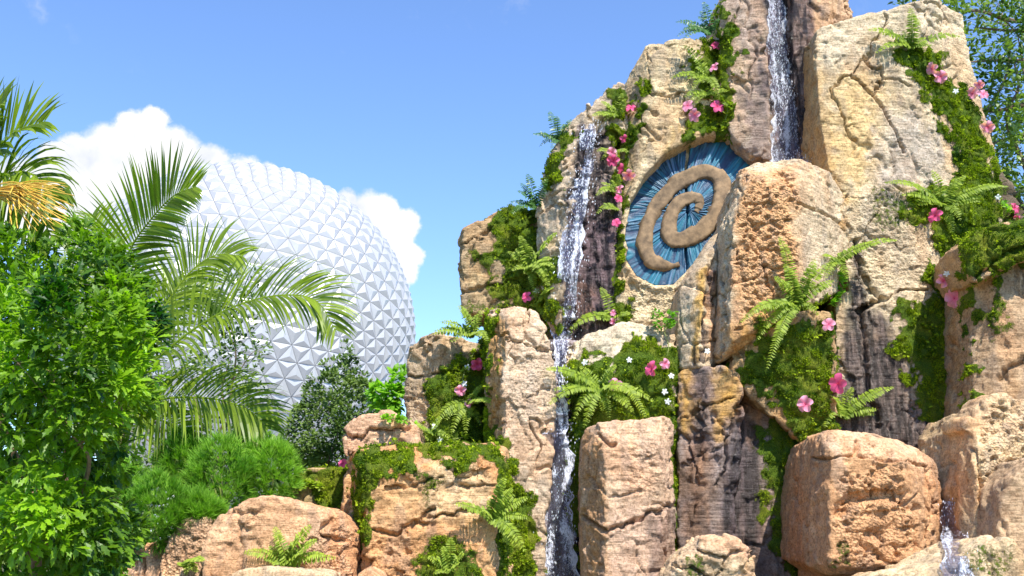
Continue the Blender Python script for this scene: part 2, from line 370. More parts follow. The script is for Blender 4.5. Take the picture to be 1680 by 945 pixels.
# ---------------------------------------------------------------- rocks
CREAM = (.60, .49, .33); GREY = (.44, .37, .28); PINK = (.58, .37, .26); ORANGE = (.55, .31, .15); TAN = (.50, .37, .25)
OCHRE = (.55, .30, .03); RUST = (.30, .15, .08); PALE = (.66, .58, .47); DGREY = (.22, .20, .21); DORANGE = (.42, .22, .08)
ROCKS = []
VOX = .0175
def hull_verts(pts, back, shrink=.96):
    A = np.array([P(*p) for p in pts]); B = A.copy(); B[:, 1] = A[:, 1].max() * 0 + A[:, 1] + back
    c = B.mean(0); B[:, 0] = c[0] + (B[:, 0] - c[0]) * shrink; B[:, 2] = c[2] + (B[:, 2] - c[2]) * shrink
    return np.concatenate([A, B])
import bmesh
def rock(name, label, cat, hulls, base=CREAM, base2=GREY, strata=.010, pit=0., chunk=.02, lump=.035, tints=(), moss=(), wet=(), pits=(), cracks=(),
         carve=None, seed=1, group=None, vox=VOX, sm=3, tuft=1.0, pit_amp=.016, tilt=.08, fine=.006):
    bm = bmesh.new()
    for h in hulls:
        pts, back = h[0], h[1]; sh = h[2] if len(h) > 2 else .96
        vs = [bm.verts.new(v) for v in hull_verts(pts, back, sh)]
        r = bmesh.ops.convex_hull(bm, input=vs)
        dead = list({e for e in r['geom_interior'] + r['geom_unused'] if isinstance(e, bmesh.types.BMVert)})
        if dead: bmesh.ops.delete(bm, geom=dead, context='VERTS')
    me = bpy.data.meshes.new('tmp'); bm.to_mesh(me); bm.free()
    ob = bpy.data.objects.new('tmp', me); COL.objects.link(ob)
    md = ob.modifiers.new('r', 'REMESH'); md.mode = 'VOXEL'; md.voxel_size = vox; md.adaptivity = 0
    dg = bpy.context.evaluated_depsgraph_get(); ev = ob.evaluated_get(dg); m2 = ev.to_mesh()
    nv = len(m2.vertices); V = np.empty(nv * 3, np.float32); m2.vertices.foreach_get('co', V); V = V.reshape(-1, 3).astype(np.float64)
    npol = len(m2.polygons); lt = np.empty(npol, np.int32); m2.polygons.foreach_get('loop_total', lt)
    li = np.empty(len(m2.loops), np.int32); m2.loops.foreach_get('vertex_index', li)
    ne = len(m2.edges); E = np.empty(ne * 2, np.int32); m2.edges.foreach_get('vertices', E); E = E.reshape(-1, 2)
    assert (lt == 4).all(); Q = li.reshape(-1, 4)
    ev.to_mesh_clear(); bpy.data.objects.remove(ob); bpy.data.meshes.remove(me)
    deg = np.bincount(E.ravel(), minlength=nv).astype(float)[:, None]
    def lap(W, it, a=.6):
        for _ in range(it):
            S = np.stack([np.bincount(E[:, 0], W[E[:, 1], k], nv) + np.bincount(E[:, 1], W[E[:, 0], k], nv) for k in range(3)], 1)
            W = W + a * (S / deg - W)
        return W
    def normals(W):
        n = np.cross(W[Q[:, 2]] - W[Q[:, 0]], W[Q[:, 3]] - W[Q[:, 1]])
        R = np.stack([sum(np.bincount(Q[:, j], n[:, k], nv) for j in range(4)) for k in range(3)], 1); return nrm(R)
    V = lap(V, sm)
    # big irregularity first, so edges wander
    Nn = normals(lap(V, 6))
    W3 = np.stack([fbm(V * 1.7, seed + 5, 2), fbm(V * 1.7, seed + 9, 2), fbm(V * 1.7, seed + 13, 2)], 1)
    D = W3 * lump * .6
    d = 0
    if chunk: d = d + cells((V + W3 * .12) * np.array([2.6, 2.6, 2.2]), seed) * chunk + cells((V + W3 * .08) * np.array([6.5, 6.5, 8.]), seed + 3) * chunk * .7
    V = V + D + Nn * np.reshape(d, (-1, 1))
    V = lap(V, 1, .25)
    Nn = normals(V)
    px, py = proj(V)
    nzp = fbm(V * 5, seed + 21, 3); nzf = pn(V * 22, seed + 31)
    mpx = V[:, 1] / F
    z = V[:, 2] + V[:, 0] * tilt + .05 * fbm(V * 1.5, seed, 2)
    sv = np.stack([V[:, 0] * 1.5, V[:, 1] * 1.5, z * 16], 1)
    smask = .15 + .85 * sstep(-.1, .35, pn(V * 1.6, seed + 90))
    strata = strata * smask * .45
    d = strata * (fbm(sv, seed + 2, 2)) + strata * .9 * pn(sv * np.array([2., 2., 1.9]), seed + 7) + fine * fbm(V * 17, seed + 4, 2)
    _, ed = cells((V + .16 * np.stack([fbm(V * 3.1, 71, 2), fbm(V * 3.1, 75, 2), fbm(V * 3.1, 79, 2)], 1)) * np.array([2.3, 2.3, 1.7]), seed + 17, True)
    d = d - (.035 + chunk * .5) * np.exp(-(ed / .055) ** 2) * sstep(-.05, .18, pn(V * 1.3, seed + 95))
    d = d + .006 * pn(V * 8.5, seed + 97) - .012 * sstep(.12, .4, pn(V * 12.5, seed + 98)) * sstep(.1, .4, pn(V * 1.9, seed + 99))
    pm = np.full(nv, 0.) + (1. if pit else 0.)
    for (poly, a) in pits: pm = np.maximum(pm, a * sstep(-6, 10, sdf(px, py, poly) + nzp * 22))
    if pit or pits:
        amp = pit if pit else pit_amp
        q = pn(V * np.array([15, 15, 21]), seed + 41) + .5 * pn(V * 31, seed + 42)
        d = d - pm * amp * sstep(-.05, .55, q) * 2.0 + pm * amp * .6 * pn(V * 9, seed + 43)
    for (line, w, dep) in cracks:
        ds = seg_dist(px + nzp * 9, py + nzp * 7 + nzf * 3, line) * mpx
        d = d - dep * np.exp(-(ds / w) ** 2) + dep * .12 * np.exp(-((ds - w * 2) / w) ** 2)
    V = V + Nn * d[:, None]
    if carve is not None:
        s_ = sdf(px, py, carve[0]); mk = sstep(-1.5, 2.5, s_) * (Nn[:, 1] < 0); V[:, 1] += mk * carve[1]
        lip = np.exp(-((s_ + 7) / 5) ** 2) * (Nn[:, 1] < 0); V[:, 1] -= lip * .035
    # colours
    n1 = fbm(V * .9, seed + 50, 3); n2 = fbm(V * 3.5, seed + 51, 3)
    t = np.clip(.5 + n1 * 1.2 + n2 * .5, 0, 1)[:, None]
    C = np.array(base) * (1 - t) + np.array(base2) * t
    vst = pn(np.stack([V[:, 0] * 9, V[:, 1] * 9, V[:, 2] * 1.1], 1), seed + 60)
    so_ = sstep(.05, .45, fbm(V * np.array([1.6, 1.6, .9]), seed + 55, 3))[:, None] * .38; C = C * (1 - so_) + C * np.array([1.02, .72, .48]) * so_
    sg_ = sstep(.1, .5, fbm(V * np.array([2.6, 2.6, 1.1]), seed + 57, 3))[:, None] * .30; C = C * (1 - sg_) + np.array([.26, .20, .15]) * sg_
    for tt in tints:
        poly, c, a = tt[:3]; so = tt[3] if len(tt) > 3 else 14
        k = a * sstep(-so, so, sdf(px, py, poly) + nzp * so * 1.6 + vst * so * .8); C = C * (1 - k[:, None]) + np.array(c) * k[:, None]
    wm = np.zeros(nv)
    for w_ in wet:
        poly, a = w_[:2]; so = w_[2] if len(w_) > 2 else 12
        wm = np.maximum(wm, a * sstep(-so, so, sdf(px, py, poly) + nzp * 14 + vst * 18))
    kk = (sstep(.12, .45, vst + .4 * nzp) * .30)[:, None]; C = C * (1 - kk) + np.array([.22, .20, .20]) * kk
    C = np.clip(C * np.array([1.11, 1.075, 1.01]), 0, .8)
    mm = np.zeros(nv)
    for m_ in moss:
        poly, a = m_[:2]; so = m_[2] if len(m_) > 2 else 12
        mm = np.maximum(mm, a * sstep(-so, so, sdf(px, py, poly) + nzp * 26 + pn(V * 12, seed + 70) * 8))
    loc = np.array([V[:, 0].mean(), V[:, 1].mean(), V[:, 2].min()])
    V2 = V + Nn * (mm * .012 * (1 + nzf))[:, None]
    o = mesh_np(name, V2, Q, M['rock'], loc=loc, attrs={'Col': C, 'moss': mm, 'wet': wm, 'rough': pm}, smooth=True)
    tag(o, label, cat, group, 'thing')
    ROCKS.append(o)
    if moss and tuft:
        ok = np.where((mm > .5) & (px > -60) & (px < 1740) & (py > -60) & (py < 1010) & (Nn[:, 1] < .35))[0]
        n = min(len(ok), int(len(ok) * tuft * .8))
        if n > 50:
            ok = rng.choice(ok, n, replace=False)
            moss_tufts(o, V2[ok], Nn[ok], seed)
    return o
def moss_tufts(parent, pos, nor, seed):
    n = len(pos)
    tv = np.array([[-.5, 0, 0], [.5, 0, 0], [.15, .9, .25], [-.35, .7, -.2]]); tf = np.array([[0, 1, 2, 3]]); hv = sstep(-.25, .3, fbm(pos * 9, seed + 81, 2))
    Vs = []; Fs = []; c = 0; A = []
    for k in range(3):
        d = nrm(nor + rdir(n) * .75 + np.array([0, 0, .15])); X, Y_, Z_ = frames(d, rdir(n))
        V, Fc = scatter(tv, tf, pos + rdir(n) * .010 + nor * (hv * .008)[:, None], X, Y_, Z_, rng.uniform(.007, .017, n) * (.45 + .85 * hv))
        Vs.append(V); Fs.append(Fc + c); c += len(V)
        A.append(np.repeat(np.clip(rng.uniform(-.15, .55, n) + .45 * hv * rng.uniform(.3, 1, n) + .7 * pn(pos * 2.2, seed + 80), 0, 1), 4))
    big = np.where(fbm(pos * 4.2, seed + 83, 2) > .12)[0]; big = big[rng.random(len(big)) < .025]
    if len(big):
        lv = np.array([[0, 0, 0], [.42, .5, .05], [0, 1, -.15], [-.42, .5, .05]]); nb = len(big)
        for k in range(4):
            d = nrm(nor[big] * .8 + rdir(nb) * .9 + np.array([0, -.1, .2])); X, Y_, Z_ = frames(d, nrm(rdir(nb) + np.array([0, -1., 1.])))
            V, Fc = scatter(lv, tf, pos[big] + nor[big] * rng.uniform(.0, .05, (nb, 1)), X, Y_, Z_, rng.uniform(.016, .042, nb))
            Vs.append(V); Fs.append(Fc + c); c += len(V); A.append(np.repeat(np.clip(rng.uniform(.25, 1., nb), 0, 1), 4))
    mesh_np('moss', np.concatenate(Vs), np.concatenate(Fs), M['moss'], parent=parent, attrs={'v': np.concatenate(A)})['kind'] = 'stuff'

EM = dict(c=(1132, 348), a=(90, -105), b=(58, 52))
def em(u, v): return (EM['c'][0] + EM['a'][0] * u + EM['b'][0] * v, EM['c'][1] + EM['a'][1] * u + EM['b'][1] * v)
emb_poly = [em(math.cos(t) * (1 + .05 * math.cos(2 * t)), math.sin(t) * (1 + .06 * math.sin(3 * t))) for t in np.linspace(0, 2 * math.pi, 40, endpoint=False)]
G1 = 'rock columns of the waterfall wall'; G2 = 'boulders along the foot of the rock wall'
GY = 1185
emb_poly = [(1130,233),(1160,224),(1195,224),(1222,240),(1241,268),(1228,300),(1198,345),(1165,400),(1130,440),(1105,466),(1075,467),(1045,452),(1028,425),(1027,375),(1036,330),(1058,290),(1090,255)]
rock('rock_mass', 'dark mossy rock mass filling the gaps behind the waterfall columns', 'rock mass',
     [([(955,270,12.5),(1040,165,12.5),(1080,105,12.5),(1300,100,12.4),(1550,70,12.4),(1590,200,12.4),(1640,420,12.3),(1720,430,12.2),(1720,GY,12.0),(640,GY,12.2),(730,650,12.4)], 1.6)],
     base=(.10,.08,.06), base2=(.16,.13,.10), chunk=.05, moss=[([(600,900),(700,560),(960,300),(1040,160),(1300,90),(1560,60),(1700,420),(1700,1000),(600, 1000)], .58, 10)], vox=.03, tuft=.7, seed=2)  # near-black base puts the crevice shade into the colour
rock('rock_column', 'tallest grey rock spire carrying the upper waterfall, cut off by the top of the photo', 'rock column',
     [([(1206,-70,11.5),(1256,-70,11.45),(1262,120,11.4),(1266,262,11.4),(1238,258,11.4),(1205,228,11.45),(1187,0,11.55),(1181,80,11.6),(1193,205,11.5)], 1.5),
      ([(1235,-70,11.95),(1325,-70,11.95),(1345,420,11.8),(1235,420,11.8)], 1.0),
      ([(1296,-70,11.65),(1375,-70,11.8),(1398,12,12.0),(1385,50,11.9),(1345,110,11.6),(1310,160,11.7),(1330,400,11.7),(1300,60,11.65)], 1.2)],
     base=(.55,.47,.38), base2=(.40,.32,.28), seed=4, chunk=.035, strata=.02,
     tints=[([(1290,-80),(1410,-80),(1410,120),(1330,160),(1300,60)], (.50,.32,.20), .8), ([(1225,60),(1265,60),(1275,300),(1225,300)], (.30,.21,.20), .6, 12)],
     wet=[([(1245,-80),(1330,-80),(1345,80),(1325,270),(1270,270),(1262,120)], 1., 9), ([(1215,150),(1262,140),(1270,300),(1225,300)], .45, 16)],
     moss=[([(1182,20),(1200,30),(1212,90),(1206,112),(1196,90),(1200,180),(1190,230),(1178,120)], 1., 6)], group=G1)
rock('rock_column', 'grey shouldered column with a recessed oval carving in its face', 'rock column',
     [([(1030,130,11.95),(1060,76,11.8),(1108,64,11.7),(1190,62,11.8),(1215,215,11.65),(1255,235,11.6),(1276,300,11.55),(1250,400,11.45),(1190,440,11.4),(1110,545,11.3),(1015,545,11.4),(1008,440,11.6),(1022,320,11.75),(1018,205,12.0),(1062,110,11.66),(1066,225,11.6)], 1.4),
      ([(1015,520,11.35),(1110,520,11.3),(1110,640,11.3),(1015,640,11.35)], 1.0)],
     base=(.64,.54,.38), base2=(.52,.44,.31), vox=.0135, seed=5, chunk=.022, strata=.013, carve=(emb_poly, .26),
     tints=[([(1018,130),(1060,80),(1064,160),(1062,240),(1020,340)], (.30,.22,.13), .6, 10), ([(1100,210),(1160,200),(1150,232),(1090,252)], (.45,.33,.15), .7)],  # first tint darkens the facet turned left, shade put into its colour
     moss=[([(1150,68),(1186,66),(1205,200),(1205,226),(1130,222),(1120,200),(1160,170),(1135,120)], 1., 9), ([(1052,140),(1062,150),(1056,190),(1032,240),(1022,300),(1020,240),(1040,190)], 1., 6), ([(1008,330),(1022,330),(1020,470),(1008,500)], 1., 5),
           ([(1000,495),(1030,490),(1040,540),(1010,560)], .8)],
     cracks=[([(1062,78),(1064,112),(1072,150),(1066,158)], 0.011, 0.034), ([(1066,152),(1100,157),(1128,150)], 0.012, 0.060), ([(1122,158),(1126,200),(1127,232)], 0.011, 0.060)], pits=[([(1030,440),(1110,470),(1110,560),(1020,560)], .8)], group=G1)
rock('rock_column', 'pale ragged column beside the left waterfall with a dark wet face', 'rock column',
     [([(906,245,11.5),(938,196,11.4),(970,168,11.35),(958,230,11.35),(930,400,11.15),(918,550,11.1),(897,505,11.3),(886,420,11.5),(880,352,11.6)], 1.3),
      ([(945,205,11.7),(1005,200,11.7),(1022,380,11.6),(1012,560,11.5),(925,600,11.4),(925,400,11.6)], 1.2),
      ([(962,180,11.6),(985,158,11.6),(1008,136,11.7),(1026,140,11.7),(1036,225,11.8),(970,225,11.6)], 1.2)],
     base=(.60,.50,.40), base2=(.45,.38,.31), seed=6, chunk=.045, lump=.05, strata=.02,
     tints=[([(912,400),(930,400),(922,560),(900,520)], (.52,.40,.20), .6), ([(940,330),(1015,330),(1010,560),(930,560)], (.30,.22,.24), .9), ([(955,470),(978,480),(975,520),(955,530)], (.45,.24,.13), .8)],
     wet=[([(948,205),(1000,215),(1020,380),(1014,560),(928,600),(925,450)], 1., 8)],
     moss=[([(905,265),(925,215),(938,215),(918,300),(905,315)], .9, 6), ([(880,440),(910,430),(915,540),(885,520)], 1., 9), ([(1000,150),(1030,150),(1030,330),(1014,330),(1005,240)], .9, 8)],
     cracks=[([(905,320),(945,300)], 0.014, 0.068), ([(890,345),(930,335)], 0.014, 0.068)], group=G1)
R2F = [(1470,85),(1500,75),(1550,95),(1560,125),(1592,150),(1645,300),(1645,420),(1600,440),(1596,760),(1545,740),(1500,640),(1470,560),(1480,510),(1545,478),(1500,455),(1545,420),(1525,380),(1480,350),(1500,320),(1570,300),(1560,220),(1530,170),(1500,140)]
rock('rock_column', 'broadest cream slab on the right, cracked near its top and mossy down its right edge', 'rock column',
     [([(1338,47,11.15),(1420,30,11.1),(1500,3,11.15),(1535,-2,11.3),(1578,25,11.5),(1598,130,11.6),(1645,300,11.6),(1640,440,11.5),(1600,500,11.4),(1500,520,10.95),(1400,500,10.9),(1384,400,10.95),(1345,200,11.0),(1318,95,11.75),(1312,255,11.75),(1335,310,11.7)], 1.5),
      ([(1372,480,10.95),(1480,480,10.9),(1600,490,11.2),(1600,GY,11.1),(1480,GY,10.9),(1372,GY,10.9)], 1.3)],
     base=(.60,.51,.38), base2=(.50,.42,.31), vox=.0135, seed=8, chunk=.02, strata=.012, fine=.008,
     tints=[([(1305,90),(1340,60),(1352,200),(1395,400),(1340,330),(1310,260)], (.46,.27,.10), .8, 12), ([(1350,130),(1420,130),(1470,160),(1450,260),(1400,330),(1360,280)], (.62,.44,.20), .7, 25),  # first tint: orange left facet with its shade painted in
            ([(1440,170),(1500,180),(1540,240),(1520,330),(1440,330)], (.40,.37,.38), .55, 25), ([(1450,490),(1540,500),(1500,600),(1440,600)], (.45,.36,.27), .6), ([(1340,50),(1560,0),(1580,60),(1340,110)], (.62,.55,.45), .5),
            ([(1370,540),(1600,560),(1600,1000),(1370,1000)], (.28,.24,.23), .6, 30)],
     wet=[([(1385,520),(1400,390),(1412,400),(1420,480),(1470,560),(1500,650),(1560,700),(1590,740),(1560,900),(1370,900),(1370,700)], .95, 12), ([(1370,500),(1395,500),(1400,700),(1370,700)], .3, 14)],
     moss=[(R2F, 1., 10), ([(1420,300),(1480,300),(1500,380),(1440,390)], .45, 20)],
     pits=[([(1360,320),(1520,300),(1540,470),(1400,480)], .6)],
     cracks=[([(1455,28),(1452,50),(1437,70),(1418,98),(1394,125),(1358,142)], 0.013, 0.068), ([(1418,98),(1430,112),(1445,112),(1448,132),(1432,158),(1452,180),(1468,215),(1482,250)], 0.013, 0.085),
             ([(1394,125),(1412,135),(1432,158)], 0.012, 0.068), ([(1448,132),(1470,128),(1490,140)], 0.011, 0.060), ([(1358,142),(1372,170),(1382,190),(1385,210),(1398,226)], 0.012, 0.068), ([(1400,200),(1385,212)], 0.011, 0.051),
             ([(1448,490),(1480,478),(1520,472)], 0.015, 0.069), ([(1402,395),(1412,440),(1422,470),(1445,488),(1410,510)], 0.028, 0.115), ([(1412,505),(1418,560),(1424,640),(1440,700)], 0.028, 0.081)], group=G1)
rock('rock_column', 'orange pitted block jutting out right of the carving with a pale right side', 'rock column',
     [([(1214,280,10.65),(1242,267,10.55),(1312,261,10.5),(1358,275,10.75),(1385,322,11.0),(1390,400,11.0),(1372,480,10.9),(1308,505,10.25),(1306,310,10.25),(1222,312,10.3),(1200,380,10.3),(1197,560,10.3),(1182,592,10.5),(1172,575,10.7),(1182,378,10.75)], 1.1)],
     base=(.60,.50,.38), base2=(.54,.44,.33), pit_amp=.022, vox=.0135, seed=9, chunk=.018, strata=.014,
     tints=[([(1214,282),(1305,275),(1308,505),(1200,590),(1202,400)], (.60,.34,.17), .85, 10), ([(1195,540),(1290,500),(1280,600),(1170,600)], (.50,.28,.08), .6)],
     pits=[([(1222,290),(1302,285),(1306,490),(1212,540),(1210,400)], 1.)], cracks=[([(1194,360),(1191,440),(1188,520),(1178,590)], 0.012, 0.069), ([(1312,335),(1350,350),(1384,368)], 0.013, 0.051), ([(1204,430),(1260,425),(1306,430)], 0.011, 0.034)],
     moss=[([(1240,540),(1330,500),(1370,480),(1370,520),(1250,580)], .7)], group=G1)
rock('rock_column', 'narrow smooth slab with an ochre streak and dark slot just below the carving', 'rock column',
     [([(1168,388,10.95),(1182,378,10.95),(1176,420,10.75),(1150,440,10.7),(1113,470,10.85),(1107,605,10.8),(1145,605,10.5),(1152,500,10.5),(1182,600,10.8)], .9)],
     base=(.60,.51,.40), base2=(.52,.43,.33), seed=10, chunk=.014, strata=.014, sm=4,
     tints=[([(1146,450),(1162,430),(1158,500),(1144,592),(1134,592),(1140,500)], (.60, .37, .09), .85, 5), ([(1162,440),(1172,430),(1178,592),(1160,592)], (.50,.26,.13), .7, 5)],
     wet=[([(1160,425),(1166,425),(1168,470),(1160,594),(1144,594),(1154,500)], .9, 4)], cracks=[([(1166,425),(1160,500),(1152,590)], 0.027, 0.103)], group=G1)
rock('rock_column', 'ochre and violet streaked wet block under the smooth slab', 'rock column',
     [([(1112,612,10.65),(1140,598,10.6),(1185,600,10.4),(1214,612,10.4),(1220,645,10.4),(1196,700,10.6),(1190,GY,10.6),(1115,GY,10.6)], 1.0),
      ([(1190,602,10.8),(1262,606,10.75),(1320,740,10.8),(1336,GY,10.7),(1170,GY,10.7)], .9)],
     base=(.30,.24,.22), base2=(.24,.20,.21), seed=11, chunk=.03, strata=.016,
     tints=[([(1112,604),(1140,600),(1136,700),(1118,720)], (.56, .33, .08), .85, 14), ([(1170,604),(1220,612),(1215,660),(1192,690),(1172,740)], (.58, .34, .08), .9, 14), ([(1215,606),(1262,606),(1270,700),(1225,720)], (.45,.25,.13), .8), ([(1125,720),(1165,720),(1160,900),(1120,900)], (.42,.24,.14), .6)],
     wet=[([(1140,604),(1164,604),(1166,740),(1134,760)], .7, 7), ([(1222,650),(1190,760),(1180,945),(1260,945),(1250,760)], .85, 14), ([(1120,780),(1170,800),(1170,945),(1120,945)], .5, 18)],
     moss=[([(1250,640),(1330,640),(1335,945),(1280,945),(1248,800)], .85, 10)],
     cracks=[([(1115,690),(1150,672),(1200,650)], 0.013, 0.085), ([(1120,760),(1160,738),(1185,730)], 0.011, 0.060), ([(1222,650),(1195,715),(1180,800)], 0.019, 0.081)], group=G1)
rock('mossy_ledge', 'moss covered block under the big hanging fern in the centre right', 'rock ledge',
     [([(1198,575,10.5),(1250,520,10.35),(1300,505,10.3),(1362,508,10.4),(1374,560,10.55),(1376,735,10.7),(1325,735,10.6),(1262,650,10.55),(1200,622,10.5)], .9)],
     base=(.45,.30,.15), base2=(.40,.28,.16), seed=12, chunk=.03,
     moss=[([(1225,570),(1275,540),(1370,520),(1374,740),(1330,740),(1262,650),(1200,610)], 1.1, 6)], tuft=1.3)
rock('rock_column', 'dark wet rock face behind the lower left waterfall', 'rock column',
     [([(885,560,11.0),(950,560,11.0),(962,700,10.75),(962,GY,10.6),(880,GY,10.6)], .9)],
     base=DGREY, base2=(.30,.26,.30), seed=35, chunk=.03, wet=[([(880,560),(965,560),(965,1000),(880,1000)], 1.)], group=G1)
rock('mossy_ledge', 'pale rounded ledge with mossy face right of the lower left waterfall', 'rock ledge',
     [([(924,578,10.95),(960,552,10.85),(1020,530,10.8),(1112,545,10.85),(1114,GY,10.7),(930,GY,10.8),(945,640,10.6),(1100,640,10.6)], 1.0)],
     base=(.58,.52,.42), base2=(.50,.44,.35), seed=13, chunk=.03,
     moss=[([(926,590),(960,580),(1000,600),(1040,560),(1112,570),(1114,1000),(926,1000)], 1., 10)], tuft=1.2)
rock('rock_column', 'tall pinkish grey column with a shaded orange left side, left of the lower waterfall', 'rock column',
     [([(797,520,10.85),(803,508,10.7),(848,503,10.5),(882,512,10.5),(905,560,10.45),(914,625,10.45),(894,700,10.4),(874,800,10.4),(880,GY,10.3),(828,GY,10.15),(826,720,10.25),(828,560,10.3),(833,522,10.35),(802,GY,10.7)], 1.1)],
     base=(.60,.48,.38), base2=(.52,.42,.34), vox=.0135, seed=14, chunk=.03, strata=.012, fine=.009,
     tints=[([(795,515),(828,530),(822,640),(820,730),(796,735)], (.46,.24,.06), .8, 9)], pits=[([(835,580),(910,560),(905,700),(830,700)], .5)],  # tint holds the left side's orange and its painted shade
     moss=[([(796,690),(828,720),(850,780),(880,850),(885,1000),(800,1000)], 1., 12), ([(795,515),(806,515),(806,740),(795,740)], .8, 6)],
     cracks=[([(835,560),(870,565),(905,575)], 0.012, 0.051), ([(865,508),(868,530)], 0.011, 0.034), ([(860,650),(905,640)], 0.011, 0.034)], group=G1)
rock('boulder', 'square brown block with moss patches high at the left end of the wall', 'boulder',
     [([(757,376,11.9),(765,368,11.8),(838,337,11.85),(888,342,11.95),(893,500,11.7),(872,528,11.7),(762,512,11.8),(753,440,11.8)], 1.0)],
     base=(.42,.31,.18), base2=(.38,.30,.20), seed=15, chunk=.035,
     moss=[([(800,352),(840,340),(885,342),(890,520),(840,500),(800,480),(820,440),(780,420),(815,400)], 1., 14), ([(760,500),(870,480),(870,530),(760,515)], .5)],
     cracks=[([(757,398),(790,385),(830,365)], 0.013, 0.068), ([(757,482),(800,470),(850,455)], 0.019, 0.069)])
rock('boulder', 'weathered tan block with a level crack and mossy right side, below the square brown block', 'boulder',
     [([(674,568,11.2),(690,552,11.1),(722,548,11.0),(760,556,11.2),(802,566,11.3),(802,GY,11.1),(664,GY,11.1),(664,640,11.2)], 1.0)],
     base=(.48,.36,.25), base2=(.42,.34,.26), seed=16, chunk=.035, moss=[([(735,590),(802,570),(802,760),(690,745),(715,690),(700,650)], 1., 14)],
     cracks=[([(664,622),(700,616),(745,610),(770,606)], 0.015, 0.069), ([(670,660),(690,650)], 0.019, 0.051)], pits=[([(666,640),(720,640),(700,740),(666,740)], .7)])
rock('boulder', 'big square orange boulder with a thick green moss cap, left of the lower waterfall', 'boulder',
     [([(583,744,9.95),(592,736,9.85),(700,730,9.8),(815,727,9.85),(832,738,10.0),(834,GY,9.9),(572,GY,10.0),(606,772,9.6),(812,762,9.6),(822,GY,9.5),(606,GY,9.55)], 1.3)],
     base=(.62,.42,.24), base2=(.58,.34,.17), vox=.0135, seed=17, chunk=.045, strata=.02, fine=.010, lump=.045,
     tints=[([(700,750),(815,750),(815,860),(690,830)], (.60,.46,.30), .7, 20), ([(605,860),(800,870),(800,1000),(600,1000)], (.62,.32,.15), .6, 20), ([(572,800),(602,800),(602,1000),(565,1000)], (.40,.26,.19), .7, 8)],  # last tint paints shade on the left facet
     moss=[([(583,738),(825,726),(834,800),(820,820),(812,772),(790,752),(760,770),(730,750),(700,752),(668,770),(640,790),(612,830),(598,900),(582,905),(576,860)], 1.1, 7),
           ([(680,770),(720,790),(700,830),(690,800)], .55, 16), ([(690,945),(700,880),(760,890),(800,930),(840,1000),(690,1000)], .75, 16), ([(812,740),(834,740),(836,1000),(815,1000)], 1., 6)],
     pits=[([(610,880),(780,890),(780,1000),(610,1000)], .45)],
     cracks=[([(614,870),(650,878),(690,852),(712,835)], 0.019, 0.081), ([(700,850),(760,838),(820,850)], 0.013, 0.085), ([(672,880),(682,862),(700,860)], 0.019, 0.069), ([(625,800),(680,795),(730,785)], 0.012, 0.051), ([(740,800),(810,795)], 0.011, 0.051)], group=G2)
rock('boulder', 'small pink rounded boulder resting behind the moss capped one', 'boulder',
     [([(562,700,10.4),(588,679,10.3),(640,676,10.3),(684,700,10.5),(684,735,10.4),(570,750,10.3),(562,725,10.35)], .8),
      ([(568,740,10.5),(604,738,10.4),(604,GY,10.3),(540,GY,10.3),(556,850,10.4)], .7)],
     base=(.60,.38,.27), base2=(.62,.42,.30), seed=18, chunk=.03, tints=[([(560,740),(604,740),(604,1000),(540,1000)], (.58,.36,.17), .7)],
     cracks=[([(564,712),(590,718),(610,705),(640,712),(670,700)], 0.017, 0.085), ([(566,745),(604,748)], 0.014, 0.069)])
rock('boulder', 'low mossy block behind the left boulders next to the feathery shrubs', 'boulder',
     [([(478,784,11.3),(500,768,11.2),(566,768,11.2),(572,GY,11.1),(465,GY,11.1)], .9)],
     base=(.45,.34,.17), base2=(.42,.33,.18), seed=19, moss=[([(478,775),(570,765),(572,850),(530,845),(500,800)], 1., 10), ([(478,775),(570,765),(572,790),(480,795)], 1., 6)])
rock('boulder', 'long smooth orange pink boulder spreading along the bottom left', 'boulder',
     [([(350,862,9.45),(372,838,9.4),(405,818,9.35),(440,811,9.3),(480,820,9.35),(520,838,9.4),(560,845,9.6),(584,870,9.7),(584,GY,9.4),(330,GY,9.2),(330,920,9.3)], 1.1)],
     base=(.64,.42,.28), base2=(.60,.36,.22), seed=20, chunk=.02, lump=.05, sm=8, pits=[([(500,880),(570,860),(580,945),(480,945)], 1.), ([(380,860),(420,830),(450,850),(400,880)], .4)], cracks=[([(540,850),(530,880),(575,890)], 0.019, 0.068)], group=G2)
rock('boulder', 'rough pitted boulder between the two smooth ones at the bottom left', 'boulder',
     [([(262,905,9.7),(288,860,9.7),(318,850,9.65),(352,853,9.7),(376,858,9.8),(372,GY,9.6),(250,GY,9.6)], .9)],
     base=(.62,.43,.29), base2=(.56,.38,.27), seed=21, pit=.014, sm=5, group=G2)
rock('boulder', 'leftmost low pink boulder sloping down into the shrub', 'boulder',
     [([(160,950,9.9),(195,905,9.9),(240,888,9.85),(284,878,9.85),(292,GY,9.7),(140,GY,9.7)], .9)],
     base=(.64,.42,.30), base2=(.60,.38,.26), seed=22, sm=7, cracks=[([(232,915),(240,935),(228,960)], 0.019, 0.068)], group=G2)
rock('boulder', 'flat pale stone at the very bottom edge below the fern', 'boulder',
     [([(372,946,8.9),(400,936,8.9),(470,932,8.85),(545,940,8.9),(560,GY,8.8),(360,GY,8.8)], .6)], base=(.62,.44,.30), base2=(.52,.46,.34), seed=23, sm=6, group=G2)
rock('boulder', 'small round stone just showing at the bottom edge under the moss capped boulder', 'boulder',
     [([(580,946,8.9),(603,932,8.9),(624,944,8.9),(636,GY,8.8),(570,GY,8.8)], .5)], base=(.64,.44,.29), base2=(.6,.4,.27), seed=24, sm=8, group=G2)
